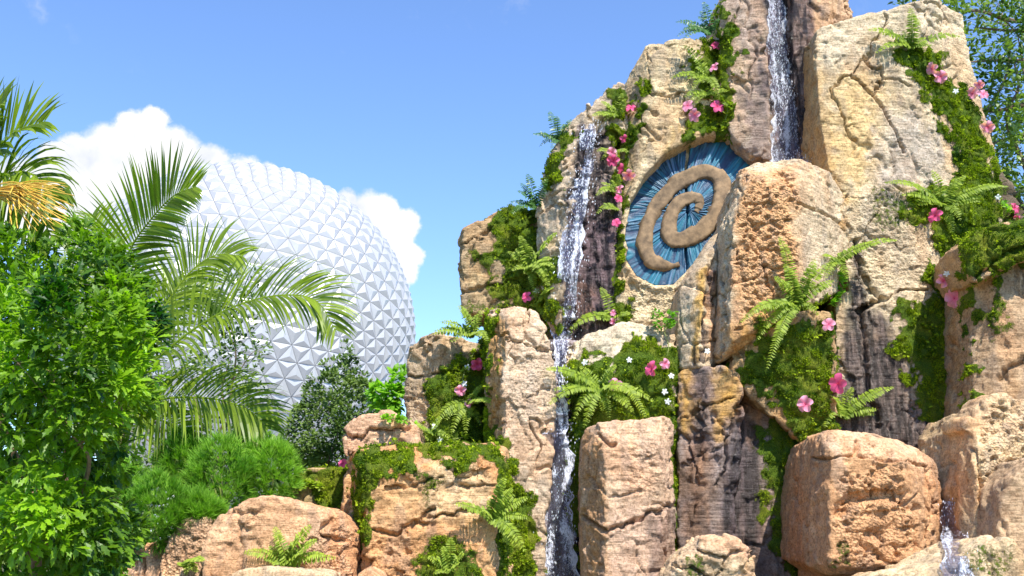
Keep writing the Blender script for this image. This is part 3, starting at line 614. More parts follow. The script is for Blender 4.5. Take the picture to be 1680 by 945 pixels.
rock('boulder', 'upright pinkish block split by one crack, just right of the lower left waterfall', 'boulder',
     [([(956,720,9.95),(962,702,9.9),(985,691,9.75),(1040,686,9.65),(1085,684,9.75),(1103,692,9.95),(1105,850,9.95),(1112,GY,9.9),(965,GY,9.8),(960,860,9.9),(954,780,9.95),(992,738,9.55),(998,GY,9.45),(1082,730,9.6),(1090,GY,9.5)], 1.1)],
     base=(.60,.43,.31), base2=(.55,.39,.30), vox=.0135, seed=25, chunk=.02, strata=.012, fine=.010,
     tints=[([(954,700),(990,730),(996,850),(998,1000),(962,1000)], (.55,.30,.13), .65, 9), ([(1000,840),(1105,830),(1110,1000),(1000,1000)], (.48,.34,.28), .6), ([(956,690),(1100,684),(1100,705),(1000,730)], (.66,.45,.32), .7, 6)],  # first tint: orange left face, dimmed by shade in the colour
     wet=[([(1060,850),(1110,830),(1112,1000),(1080,1000)], .5, 12)], pits=[([(1030,730),(1085,730),(1085,820),(1020,800)], .5)],  # wet mask here paints the shadow strip cast on the right part
     cracks=[([(996,874),(1030,855),(1060,845),(1108,828)], 0.019, 0.103), ([(960,850),(996,874)], 0.015, 0.085), ([(983,715),(1000,730),(1015,732)], 0.015, 0.068), ([(1000,815),(1060,805)], 0.011, 0.034)], group=G2)
rock('boulder', 'large brown pitted boulder with a hollowed face, at the foot of the right slab', 'boulder',
     [([(1326,800,9.7),(1334,745,9.6),(1346,713,9.55),(1368,704,9.5),(1445,712,9.5),(1500,735,9.7),(1540,760,9.95),(1550,830,9.95),(1545,935,9.9),(1510,950,9.6),(1360,945,9.4),(1326,925,9.6),(1362,745,9.3),(1366,925,9.25),(1484,760,9.3),(1506,925,9.3)], 1.1),
      ([(1345,900,9.7),(1535,900,9.9),(1530,GY,9.8),(1345,GY,9.6)], .8)],
     base=(.58,.34,.19), base2=(.52,.31,.18), pit_amp=.026, vox=.0135, seed=27, chunk=.018, sm=5, fine=.008,
     pits=[([(1372,800),(1440,745),(1485,770),(1498,830),(1504,930),(1370,925)], 1.), ([(1410,730),(1460,728),(1480,750),(1410,755)], .8)],
     cracks=[([(1332,752),(1362,750),(1400,746),(1440,752),(1490,756),(1520,766)], 0.011, 0.060), ([(1404,728),(1402,742)], 0.019, 0.085), ([(1376,840),(1400,815),(1480,810),(1500,838)], 0.048, 0.085), ([(1505,830),(1520,870),(1525,900)], 0.011, 0.034)],
     tints=[([(1330,700),(1540,700),(1545,790),(1480,760),(1360,745)], (.66,.46,.33), .6)], moss=[([(1366,890),(1390,880),(1400,920),(1372,925)], .5, 10)], group=G2)  # tint lightens the top, sunlight painted into the colour
rock('boulder', 'knobbly tan boulder with a rounded lump on top, near the right edge', 'boulder',
     [([(1578,700,9.8),(1600,665,9.7),(1640,672,9.7),(1730,650,9.7),(1740,GY,9.3), (1606,GY,9.4), (1596,880,9.45), (1574,800,9.6), (1600,760,9.4)], 1.1),
      ([(1608,655,9.7),(1625,643,9.65),(1650,643,9.65),(1664,658,9.7),(1655,680,9.6),(1612,680,9.6)], .5), ([(1574,690,9.7),(1590,680,9.6),(1606,690,9.6),(1600,712,9.6),(1578,708,9.6)], .4)],
     base=(.60,.46,.30), base2=(.56,.40,.27), pit_amp=.026, seed=28, lump=.07, pits=[([(1600,670),(1700,650),(1700,800),(1610,800)], 1.)],
     cracks=[([(1640,830),(1650,800),(1680,770)], 0.019, 0.085), ([(1600,740),(1615,800),(1610,880)], 0.019, 0.068), ([(1632,860),(1645,820)], 0.014, 0.085)], group=G2)
rock('boulder', 'brown streaked boulder under a thick mossy lip at the right edge', 'boulder',
     [([(1590,450,10.4),(1640,420,10.2),(1740,400,10.1),(1740,GY,9.9),(1600,GY,10.2),(1585,600,10.5)], 1.1),
      ([(1582,400,10.1),(1612,374,10.1),(1660,364,10.0),(1740,352,9.9),(1740,402,9.9),(1650,425,9.95),(1600,462,10.1),(1584,440,10.2)], .9)],
     base=(.50,.34,.20), base2=(.46,.33,.22), seed=29, lump=.06,
     moss=[([(1580,395),(1612,370),(1700,355),(1700,430),(1650,428),(1640,470),(1618,450),(1600,470),(1584,460)], 1.1, 6), ([(1588,450),(1602,460),(1604,680),(1588,680)], 1., 6), ([(1625,470),(1650,480),(1645,560),(1625,560)], .6, 12)],
     cracks=[([(1600,452),(1640,425),(1690,400)], 0.028, 0.092), ([(1640,620),(1660,600),(1690,585)], 0.028, 0.081)])
rock('boulder', 'small brown boulder cut by the right edge of the photo', 'boulder',
     [([(1642,830,8.95),(1660,790,8.9),(1690,755,8.9),(1745,740,8.9),(1745,GY,8.7),(1650,GY,8.8)], .9)], base=(.50,.36,.24), base2=(.46,.34,.24), seed=30, sm=6, group=G2)
rock('boulder', 'flat topped cream boulder with green specks in the bottom right corner', 'boulder',
     [([(1500,945,8.4),(1560,912,8.4),(1640,880,8.35),(1662,884,8.3),(1700,925,8.3),(1740,960,8.3),(1740,GY+60,8.1),(1430,GY+60,8.1)], .9), ([(1400,960,8.6),(1440,940,8.6),(1500,936,8.6),(1560,950,8.6),(1560,GY+40,8.4),(1400,GY+40,8.4)], .6)],
     base=(.66,.54,.38), base2=(.60,.46,.30), seed=31, strata=.014, moss=[([(1570,900),(1660,890),(1690,945),(1560,945)], .42, 20)], tuft=.4, group=G2)
rock('boulder', 'small cracked pink and cream boulder at the bottom centre', 'boulder',
     [([(1094,950,9.0),(1110,925,8.95),(1145,908,8.9),(1152,884,8.95),(1180,881,8.9),(1210,886,8.9),(1246,912,9.0),(1244,GY,8.9),(1080,GY,8.9)], .8)],
     base=(.66,.48,.34), base2=(.60,.47,.33), seed=33, chunk=.045, tints=[([(1148,880),(1215,880),(1245,915),(1170,905)], (.66,.40,.27), .8, 5)],
     cracks=[([(1148,905),(1190,915),(1240,905)], 0.011, 0.085), ([(1190,915),(1170,945)], 0.011, 0.068), ([(1100,925),(1140,935),(1165,950)], 0.011, 0.085)], moss=[([(1120,920),(1150,915),(1150,945),(1125,945)], .5, 9)], group=G2)
rock('wet_ledge', 'dark wet ledge with a small cascade between the two largest right boulders', 'rock ledge',
     [([(1535,820,10.3),(1600,815,10.3),(1610,GY,9.9),(1530,GY,9.9)], .7)], base=DGREY, base2=(.3,.26,.25), seed=34, wet=[([(1530,810),(1610,810),(1610,1000),(1530,1000)], 1.)])
bpy.context.view_layer.update()
DG = bpy.context.evaluated_depsgraph_get()
def hit(px, py, default=11.):
    d = ray(px, py); d = d / np.linalg.norm(d)
    best = None
    for o in ROCKS:
        l = o.location
        ok, co, no, _ = o.ray_cast(Vector(CAM) - l, Vector(d))
        if ok:
            w = co + l; t = (w - Vector(CAM)).length
            if best is None or t < best[0]: best = (t, np.array(w), np.array(no))
    if best is None: return P(px, py, default), np.array([0, -1., .1])
    return best[1], best[2]
# ---------------------------------------------------------------- carved emblem (a plain spiral relief on a blue oval)
def build_emblem():
    cx, cy = 1130, 345
    smp = [em(r * math.cos(t), r * math.sin(t)) for r in (.3, .6, .8) for t in np.linspace(0, 6.28, 12, endpoint=False)]
    rr = ROCKS[2]; A = []; B = []
    for (x, y) in smp:
        d = ray(x, y); d /= np.linalg.norm(d); ok, co, no, _ = rr.ray_cast(Vector(CAM) - rr.location, Vector(d))
        if ok: A.append((x - cx, y - cy, 1)); B.append((co + rr.location)[1])
    co, *_ = np.linalg.lstsq(np.array(A, float), np.array(B), rcond=None)
    def Yp(x, y, off=0.): return co[0] * (x - cx) + co[1] * (y - cy) + co[2] + off
    base = P(cx, 467, Yp(cx, 467))
    root = thing('carved_emblem', 'blue painted oval carving with a raised plain stone spiral', 'rock carving', base)
    na, nr = 720, 60; V = []; G = []; VV = []
    ang = np.linspace(0, 2 * math.pi, na, endpoint=False); poly = np.array(emb_poly, float)
    R = []
    for a in ang:
        dx, dy = math.cos(a), math.sin(a); best = 0
        for k in range(len(poly)):
            p, q = poly[k], poly[(k + 1) % len(poly)]; e = q - p
            den = dx * e[1] - dy * e[0]
            if abs(den) < 1e-9: continue
            t = ((p[0] - cx) * e[1] - (p[1] - cy) * e[0]) / den; s = ((p[0] - cx) * dy - (p[1] - cy) * dx) / den
            if t > 0 and -1e-6 <= s <= 1.000001: best = max(best, t)
        R.append(best + 2)
    R = np.array(R); R = np.convolve(np.concatenate([R[-6:], R, R[:6]]), np.ones(13) / 13, 'valid')
    for j in range(nr + 1):
        f = j / nr; x = cx + np.cos(ang) * R * f; y = cy + np.sin(ang) * R * f
        w = ang + .10 * np.sin(ang * 3 + f * 2)
        q = np.stack([np.cos(w) * 9, np.sin(w) * 9, np.full(na, f * 1.2)], 1)
        g = 1 - np.abs(pn(q, 5)) * 3.2; g2 = 1 - np.abs(pn(q * np.array([2.2, 2.2, 1.5]), 9)) * 2.6
        g = np.clip(np.maximum(g, g2 * .8), 0, 1) * min(1, f * 3); v = np.clip(.5 + pn(q * .6, 11) * 1.6, 0, 1)
        bump = g * .022 + .02 * pn(q * .5, 15) - .03 * math.cos(f * 1.5)
        for k in range(na): V.append(P(x[k], y[k], Yp(x[k], y[k], -.11 + bump[k])))
        G.append(g); VV.append(v)
    V = np.array(V); seam = np.abs(proj(V)[0] - (1127 + 2 * np.sin(proj(V)[1] / 17))) < 2.6; V[seam, 1] += .10
    q = np.array([(j * na + k, (j + 1) * na + k, (j + 1) * na + (k + 1) % na, j * na + (k + 1) % na) for j in range(nr) for k in range(na)])
    n = len(V); Bk = V[-na:].copy(); Bk[:, 1] += .2; V2 = np.concatenate([V, Bk])
    q2 = np.array([((nr) * na + k, n + k, n + (k + 1) % na, nr * na + (k + 1) % na) for k in range(na)])
    G = np.concatenate(G + [G[-1]]); VV = np.concatenate(VV + [VV[-1]])
    mesh_np('blue_disc', V2, np.concatenate([q, q2]), M['emblem'], parent=root, attrs={'groove': G, 'v': VV}, smooth=True)
    # spiral relief
    T = np.linspace(0, 1, 260); path = []; rad = []
    for t in T:
        th = 2.35 + t * 2 * math.pi * 1.8; r = .78 * (1 - t) + .12 * t
        x, y = em(r * math.cos(th) * .98, r * math.sin(th) * .98); path.append(P(x, y, Yp(x, y, -.15)))
        rad.append((.060 + .046 * math.sin(math.pi * min(1, .12 + t * .95)) ** .7) * (1.0 if t > .03 else .3 + t * 23) * (1 if t < .97 else .75))
    V, q, tr = tube(path, np.array(rad), 22)
    c = V[:-2].reshape(260, 22, 3).mean(1)
    nn = nrm(V - np.concatenate([np.repeat(c, 22, 0), c[:1], c[-1:]]))
    V = V + nn * (.007 * fbm(V * 9, 3, 2) + .022 * cells(V * 6, 2))[:, None]
    cc = np.concatenate([np.repeat(c, 22, 0), c[:1], c[-1:]]); V[:, 1] = cc[:, 1] + np.clip((V[:, 1] - cc[:, 1]) * .8, -.055, 1) + .03
    mesh_np('stone_spiral', V, [q, tr], M['stone'], parent=root, smooth=True)
build_emblem()
# ---------------------------------------------------------------- falling water
def stream(label, pts, seed, foam=.5, drops=200, lift=.035, minY=0):
    pts = np.array(pts, float); n = max(60, int(abs(pts[-1, 1] - pts[0, 1]) / 2.2))
    c = spline(pts, n); nc = 15
    Yc = np.array([min(hit(x, y)[0][1] for x in (px_ - w * .25, px_, px_ + w * .25) for y in (py_,)) for px_, py_, w in [(a[0], a[1], a[2]) for a in c] for x in (0,)][:n]) if False else np.array([hit(a[0], a[1])[0][1] for a in c])
    Yc = np.maximum(Yc, minY); Yr = Yc.copy()
    Yc = np.convolve(np.pad(Yc, 9, mode='edge'), np.ones(19) / 19, 'valid')
    Yc = np.minimum(Yc, Yr + .02) - lift
    V = []; fo = []
    for i, a in enumerate(c):
        wob = 1 + .16 * pn(np.array([[i * .06, seed, .5]]), seed)[0] * 2
        for j in range(nc):
            u = j / (nc - 1) * 2 - 1
            e = .22 * pn(np.array([[i * .13, u * 2, seed * 1.0]]), 3)[0] * 2
            x = a[0] + (u * wob + e * abs(u)) * a[2] / 2
            V.append(P(x, a[1], Yc[i] - .03 * (1 - u * u) - .02 * pn(np.array([[i * .07, u * 3, seed]]), 8)[0]))
            fo.append(foam + .35 * (abs(u) ** 3) + .9 * pn(np.array([[i * .05, u * 2.5, seed + 3.]]), 12)[0])
    V = np.array(V); q = np.array([(i * nc + j, i * nc + j + 1, (i + 1) * nc + j + 1, (i + 1) * nc + j) for i in range(n - 1) for j in range(nc - 1)])
    B = V.copy(); B[:, 1] += .012; m = len(V)
    q = np.concatenate([q, q[:, ::-1] + m])
    o = mesh_np('waterfall', np.concatenate([V, B]), q, M['water'], loc=V.mean(0), attrs={'foam': np.concatenate([fo, fo])}, smooth=True)
    tag(o, label, 'waterfall', kind='structure')
    k = rng.integers(0, m, drops); pos = V[k] + rng.normal(size=(drops, 3)) * np.array([.055, .03, .03]) + np.array([0, -.05, 0])
    tv = np.array([[1, 0, 0], [-1, 0, 0], [0, 1, 0], [0, -1, 0], [0, 0, 3.2], [0, 0, -4.2]]) * 1.
    tf = np.array([[0, 2, 4], [2, 1, 4], [1, 3, 4], [3, 0, 4], [2, 0, 5], [1, 2, 5], [3, 1, 5], [0, 3, 5]])
    X, Y_, Z_ = frames(rdir(drops) + np.array([0, 3, 0]), np.array([[.1, 0, 1.]]).repeat(drops, 0))
    DV, DF = scatter(tv, tf, pos, X, Y_, Z_, rng.uniform(.0015, .0052, drops))
    mesh_np('droplets', DV, DF, DROP, parent=o, smooth=True)['kind'] = 'stuff'
DROP, _nt, _o = newmat('water drop'); _b = N(_nt, 'ShaderNodeBsdfPrincipled'); _b.inputs['Base Color'].default_value = (.85, .88, .95, 1); _b.inputs['Roughness'].default_value = .08; _nt.links.new(_b.outputs[0], _o.inputs[0])
stream('tall upper waterfall running down the recess of the highest spire', [(1268, -70, 34), (1272, 30, 34), (1276, 80, 30), (1284, 140, 36), (1292, 200, 46), (1296, 285, 50)], 3, .5, 1300, minY=11.45)
stream('left waterfall spilling over a dark wet face', [(968, 203, 14), (962, 240, 24), (955, 290, 28), (946, 350, 30), (936, 420, 34), (928, 490, 34), (922, 550, 30), (920, 600, 22)], 5, .5, 950)
stream('lower left waterfall falling as a smooth violet sheet', [(916, 600, 14), (915, 630, 22), (914, 680, 42), (911, 740, 50), (908, 800, 58), (908, 870, 62), (910, 960, 66), (912, 1040, 68)], 8, .48, 600, lift=.26)
stream('small low cascade beside the large brown boulder at right', [(1556, 822, 18), (1562, 850, 32), (1570, 900, 50), (1572, 960, 60)], 9, .5, 130)
# ---------------------------------------------------------------- geodesic sphere building
def build_sphere():
    ph = (1 + 5 ** .5) / 2
    IV = nrm(np.array([(-1, ph, 0), (1, ph, 0), (-1, -ph, 0), (1, -ph, 0), (0, -1, ph), (0, 1, ph), (0, -1, -ph), (0, 1, -ph), (ph, 0, -1), (ph, 0, 1), (-ph, 0, -1), (-ph, 0, 1)], float))
    IF = [(0, 11, 5), (0, 5, 1), (0, 1, 7), (0, 7, 10), (0, 10, 11), (1, 5, 9), (5, 11, 4), (11, 10, 2), (10, 7, 6), (7, 1, 8), (3, 9, 4), (3, 4, 2), (3, 2, 6), (3, 6, 8), (3, 8, 9), (4, 9, 5), (2, 4, 11), (6, 2, 10), (8, 6, 7), (9, 8, 1)]
    n = 12; T = []
    for a, b, c in IF:
        A, B, C = IV[a], IV[b], IV[c]
        g = lambda i, j: nrm((A * (n - i - j) + B * i + C * j) / n)
        for i in range(n):
            for j in range(n - i):
                T.append((g(i, j), g(i + 1, j), g(i, j + 1)))
                if i + j < n - 1: T.append((g(i + 1, j), g(i + 1, j + 1), g(i, j + 1)))
    T = np.array(T); R = 25.
    rot = np.array(Matrix.Rotation(.35, 3, 'Z') @ Matrix.Rotation(.28, 3, 'X') @ Matrix.Rotation(.12, 3, 'Y')); T = T @ rot.T
    ctr = SPC; cen = nrm(T.mean(1))
    Ti = cen[:, None] + (T - cen[:, None]) * .968
    base = ctr + Ti * (R + .12); apex = ctr + cen * (R + .44)
    low = ctr + Ti * (R - .1)
    V = []; Fq = []; Ft = []
    m = len(T); V = np.concatenate([base.reshape(-1, 3), apex, low.reshape(-1, 3)])
    b = np.arange(m) * 3; ap = 3 * m + np.arange(m); lw = 4 * m + np.arange(m) * 3
    for k in range(3):
        k2 = (k + 1) % 3
        Ft.append(np.stack([b + k, b + k2, ap], 1)); Fq.append(np.stack([lw + k, lw + k2, b + k2, b + k], 1))
    root = thing('geodesic_sphere', 'huge white geodesic sphere building faceted with triangular pyramids', 'sphere building', (ctr[0], ctr[1], 0))
    mesh_np('panel_cladding', V, [np.concatenate(Ft), np.concatenate(Fq)], M['skin'], parent=root)
    import itertools
    a = np.linspace(0, math.pi, 49); bb = np.linspace(0, 2 * math.pi, 96, endpoint=False); rr = R + .02
    SV = np.array([ctr + rr * np.array([math.sin(p) * math.cos(t), math.sin(p) * math.sin(t), math.cos(p)]) for p in a for t in bb])
    q = np.array([(i * 96 + j, (i + 1) * 96 + j, (i + 1) * 96 + (j + 1) % 96, i * 96 + (j + 1) % 96) for i in range(48) for j in range(96)])
    mesh_np('inner_shell', SV, q, M['shell'], parent=root, smooth=True)
    for k in range(3):
        t = k * 2.094 + .4; p0 = ctr + np.array([math.cos(t) * 21, math.sin(t) * 21, 0]); p0[2] = -.5
        p1 = ctr + np.array([math.cos(t) * 14, math.sin(t) * 14, -19])
        MB().tube([p0, (p0 + p1) / 2, p1], [2.2, 1.8, 2.6], 6).build('support_leg', M['concrete'], parent=root)
SPC = P(396, 551, 143.)
build_sphere()
# ---------------------------------------------------------------- leaf templates
def leaf_simple(w=.3, droop=.15):
    return np.array([[0, 0, 0], [w * .8, .35, -.02], [w * .7, .68, -.04], [0, 1, -droop], [-w * .7, .68, -.04], [-w * .8, .35, -.02], [0, .5, .05 * w]]), \
        np.array([[6, 0, 1], [6, 1, 2], [6, 2, 3], [6, 3, 4], [6, 4, 5], [6, 5, 0]])
def leaf_lobed():
    o = [(0, 0), (.05, .22), (.13, .34), (.10, .44), (.24, .56), (.14, .64), (.21, .80), (.09, .84), (0, 1.0)]
    o = o + [(-x, y) for x, y in o[-2:0:-1]]
    V = [(x, y, -.22 * y * y + .18 * abs(x)) for x, y in o]; V += [(0, .3, .0), (0, .7, -.09)]
    n = len(o); T = [(n if o[k][1] + o[(k + 1) % n][1] < 1.0 else n + 1, k, (k + 1) % n) for k in range(n)]
    T += [(n, 4, n + 1), (n, n + 1, n - 4)]
    return np.array(V), np.array(T)
def crown_points(poly, Y0, half, n, R=80, edge=18, gap=-.15, gs=2.2, seed=0, shell=.6):
    poly = np.asarray(poly, float); lo, hi = poly.min(0) - 10, poly.max(0) + 10; out = []
    cen = poly.mean(0); C3 = P(cen[0], cen[1], Y0)
    tot = 0
    while tot < n:
        x = rng.uniform(lo[0], hi[0], n * 2); y = rng.uniform(lo[1], hi[1], n * 2)
        d = sdf(x, y, poly); u = rng.uniform(-1, 1, n * 2); u = np.sign(u) * np.abs(u) ** shell
        h = half * np.sqrt(np.clip(d / R, 0, 1)); Yv = Y0 + u * h
        k = d > 0; x, y, d, Yv = x[k], y[k], d[k], Yv[k]
        Dr = FW + np.outer((x - 840) / F, [1, 0, 0]) + np.outer((472.5 - y) / F, UP); W = CAM + Dr * (Yv / Dr[:, 1])[:, None]
        k = (d + fbm(W * gs * 2, seed, 2) * edge * 2 > edge * .3) & (fbm(W * gs, seed + 3, 2) > gap)
        out.append(W[k]); tot += k.sum()
    W = np.concatenate(out)[:n]; o = nrm((W - C3) / np.array([1, .7, 1.3]))
    return W, o
def foliage(name, W, o, tmpl, mat, size, per=1, parent=None, up=.5, spread=.8, vboost=0., seed=0, loc=None, rad=.0, vs=1.5, backup=None):
    tv, tf = tmpl; pos = np.repeat(W, per, 0); dd = np.repeat(nrm(o + np.array([0, 0, up])), per, 0)
    n = len(pos); d = nrm(dd + rdir(n) * spread); pos = pos + d * rad
    X, Y_, Z_ = frames(d, nrm(rdir(n) * .5 + np.array([0, -.35, .9])))
    V, Fc = scatter(tv, tf, pos, X, Y_, Z_, rng.uniform(size[0], size[1], n))
    v = np.clip(.42 + .75 * fbm(pos * vs, seed + 5, 2) + rng.normal(0, .16, n) + vboost, 0, 1)
    return mesh_np(name, V, Fc, mat, parent=parent, loc=loc, attrs={'v': np.repeat(v, len(tv))})
def branches(root, base, W, n, r0, mat, name='branch', jit=.25, stop=.85):
    """limbs fan out from the trunk top, lesser ones fork off the limbs"""
    tg = W[rng.choice(len(W), n)]; mb = MB(); nodes = []
    for i, t in enumerate(tg):
        if i < max(4, n // 6): s = base + rng.normal(0, .02, 3); r = r0 * .5
        else:
            A = np.array([q[0] for q in nodes]); k = np.argmin(((A - t) ** 2).sum(1) + ((A[:, 2] - t[2]) > -.05) * .6 + rng.uniform(0, .15, len(A))); s = nodes[k][0]; r = nodes[k][1] * .7
        e = s + (t - s) * stop; L_ = np.linalg.norm(e - s); m = (s + e) / 2 + rng.normal(0, jit * .35, 3) * L_ + np.array([0, 0, .05 * L_])
        p = spline([s, (s + m) / 2 + rng.normal(0, .04, 3) * L_, m, (m + e) / 2 + rng.normal(0, .05, 3) * L_, e], 14); mb.tube(p, np.linspace(r, r * .22, 14), 5)
        for q in (4, 7, 10, 13): nodes.append((p[q], r * (1 - q / 18)))
    mb.build(name, mat, parent=root)
def tree(name, label, cat, poly, Y0, half, n, tmpl, mat, size, trunk_px, r0=.05, nb=18, per=1, group=None, bark='bark', base_z=0., **kw):
    ck = {k: kw.pop(k) for k in list(kw) if k in ('R', 'edge', 'gap', 'gs', 'shell')}
    W, o = crown_points(poly, Y0, half, n, seed=kw.get('seed', 0), **ck)
    b = P(trunk_px[0], trunk_px[1], Y0); g = b.copy(); g[2] = base_z
    root = thing(name, label, cat, g, group)
    m = spline([g, (g + b) / 2 + np.array([.04, 0, 0]), b], 10)
    MB().tube(m, np.linspace(r0, r0 * .55, 10), 9).build('trunk', M[bark], parent=root)
    branches(root, b, W, nb, r0, M[bark])
    foliage('crown', W, o, tmpl, M[mat], size, per, parent=root, **kw)
    return root, W
_l = leaf_lobed(); NARROW = (_l[0] * np.array([.72, 1, 1]), _l[1])
# near glossy broadleaf shrub on the left
tree('broadleaf_shrub', 'tall glossy shrub with lobed bright green leaves filling the left edge', 'shrub',
     [(-120, 400), (-40, 380), (40, 375), (75, 352), (120, 350), (150, 375), (210, 430), (255, 490), (268, 560), (262, 650), (225, 730), (195, 800), (212, 870), (190, 1000), (-120, 1000)], 6.6, 1.1, 2500, NARROW, 'broad', (.06, .13), (60, 900),
     r0=.06, nb=40, per=9, bark='twig', R=130, edge=34, gap=-.07, gs=2.3, up=.3, spread=1.0, vboost=.06, seed=3, rad=.02)
tree('broadleaf_shrub', 'low lobed leaf bush at the foot of the tall glossy shrub, beside the leftmost boulder', 'shrub',
     [(150, 800), (210, 820), (260, 880), (230, 910), (180, 960), (120, 1000), (100, 860)], 7.4, .5, 260, NARROW, 'broad', (.06, .11), (170, 960), r0=.03, nb=10, per=6, bark='twig', R=60, edge=14, up=.3, seed=23, vboost=.2)
# feathery shrubs
needle = (np.array([[-.035, 0, 0], [.035, 0, 0], [.012, 1, 0], [-.012, 1, 0]]), np.array([[0, 1, 2, 3]]))
def feather(label, cx, cy, w, h, Y0, n, seed):
    poly = [(cx + w * math.cos(t) * (1 - .25 * max(0, -math.sin(t))), cy + h * math.sin(t)) for t in np.linspace(0, 2 * math.pi, 16, endpoint=False)]
    W, o = crown_points(poly, Y0, w / F * Y0 * .9, n, R=w * .7, edge=9, gap=-.32, gs=3.5, seed=seed)
    g = P(cx, cy + h, Y0); g[2] = 0; root = thing('feathery_shrub', label, 'shrub', g, 'feathery lime green shrubs')
    b = P(cx, cy + h * .6, Y0); MB().tube(spline([g, (g + b) / 2 + .02, b], 8), np.linspace(.03, .015, 8), 6).build('stem', M['twig'], parent=root)
    branches(root, b, W, 14, .02, M['rachis'])
    foliage('foliage', W, o, needle, M['needle'], (.06, .12), 22, parent=root, up=.7, spread=.75, seed=seed, vboost=.08, vs=3.)
for i, (a, lab) in enumerate([((362, 790, 62, 78, 10.5), 'roundest feathery shrub in the middle of the lime green group'), ((440, 775, 52, 60, 10.8), 'feathery shrub next to the low mossy block'), ((300, 760, 45, 55, 11.), 'feathery shrub behind the group, below the palm frond tips'),
                              ((260, 840, 60, 62, 9.9), 'feathery shrub just above the rough pitted boulder'), ((205, 815, 40, 60, 10.2), 'feathery shrub half hidden by the glossy shrub'), ((322, 845, 44, 36, 9.9), 'lowest feathery shrub above the pitted boulder'), ((405, 740, 36, 40, 11.3), 'small feathery shrub poking up behind the others')]):
    feather(lab, *a, 480 if a[2] > 42 else 280, 40 + i)
# grey green tree in front of the sphere
tree('small_tree', 'dark grey green small leaved tree standing in front of the sphere', 'tree',
     [(565, 548), (590, 600), (615, 640), (650, 700), (640, 780), (560, 790), (480, 780), (455, 740), (470, 690), (500, 640), (520, 600), (548, 590)], 16., 1.0, 2600, leaf_simple(.36), 'olive', (.05, .085), (555, 800), r0=.05, nb=45, per=4, R=70, edge=22, gap=-.12, gs=2., seed=6, spread=1.0, rad=.03)
tree('small_tree', 'sparse twiggy grey tree behind the palm fronds at left', 'tree',
     [(180, 640), (240, 520), (330, 430), (420, 425), (450, 520), (440, 640), (470, 740), (420, 800), (180, 800)], 15., 1.2, 1700, leaf_simple(.36), 'olive', (.05, .09), (320, 820), r0=.06, nb=70, per=3, R=70, edge=26, gap=.02, gs=1.8, seed=16, spread=1.1, rad=.03)
tree('leafy_tree', 'dark leafy tree glimpsed through gaps behind the tall glossy shrub', 'tree',
     [(-150, 460), (0, 440), (120, 480), (200, 600), (230, 760), (240, 900), (-150, 950)], 13.5, 1.2, 1500, leaf_simple(.36), 'tree', (.10, .17), (60, 880), r0=.07, nb=40, per=4, R=90, edge=22, gap=-.3, gs=1.5, seed=59, spread=1.1, rad=.03, vboost=-.2)
# tree at right behind the slab
tree('leafy_tree', 'airy tree with small olive green leaves behind the right slab', 'tree',
     [(1430, -60), (1740, -80), (1760, 420), (1640, 400), (1600, 250), (1560, 60), (1470, 30)], 14.2, 1.6, 2100, leaf_simple(.30), 'tree', (.07, .125), (1720, 430), r0=.10, nb=70, per=4, R=90, edge=22, gap=-.05, gs=1.5, seed=9, spread=1.1, rad=.04)
for k, (x0, y0, x1, y1) in enumerate([(1740, 100, 1590, 102), (1740, 165, 1600, 175), (1740, 60, 1600, 45), (1740, 35, 1540, 20), (1740, 215, 1620, 240), (1740, 290, 1640, 330)]):
    a = P(x0, y0, 13.6); b = P(x1, y1, 13.8); p = spline([a, (a * .6 + b * .4) + rng.normal(0, .03, 3), (a * .3 + b * .7) + rng.normal(0, .04, 3), b], 14)
    o_ = [o for o in bpy.data.objects if o.get('category') == 'tree' and 'right slab' in o['label']][0]
    MB().tube(p, np.linspace(.045, .012, 14), 6).build('bough', M['bark'], parent=o_)
tree('leafy_plant', 'bright lime leafed plant behind the small pink boulder', 'plant',
     [(610, 640), (640, 600), (668, 612), (668, 690), (620, 690)], 12.2, .3, 120, leaf_simple(.34, .25), 'lime', (.08, .14), (645, 700), r0=.015, nb=14, per=4, R=35, edge=8, seed=31, bark='rachis')
tree('leafy_plant', 'bright yellow green leafed plant on the ledge left of the ochre block', 'plant',
     [(1062, 520), (1075, 505), (1108, 510), (1108, 545), (1080, 540)], 10.75, .12, 60, leaf_simple(.42, .2), 'lime', (.035, .06), (1090, 545), r0=.006, nb=6, per=3, R=20, edge=5, seed=32, bark='rachis', base_z=3.4)
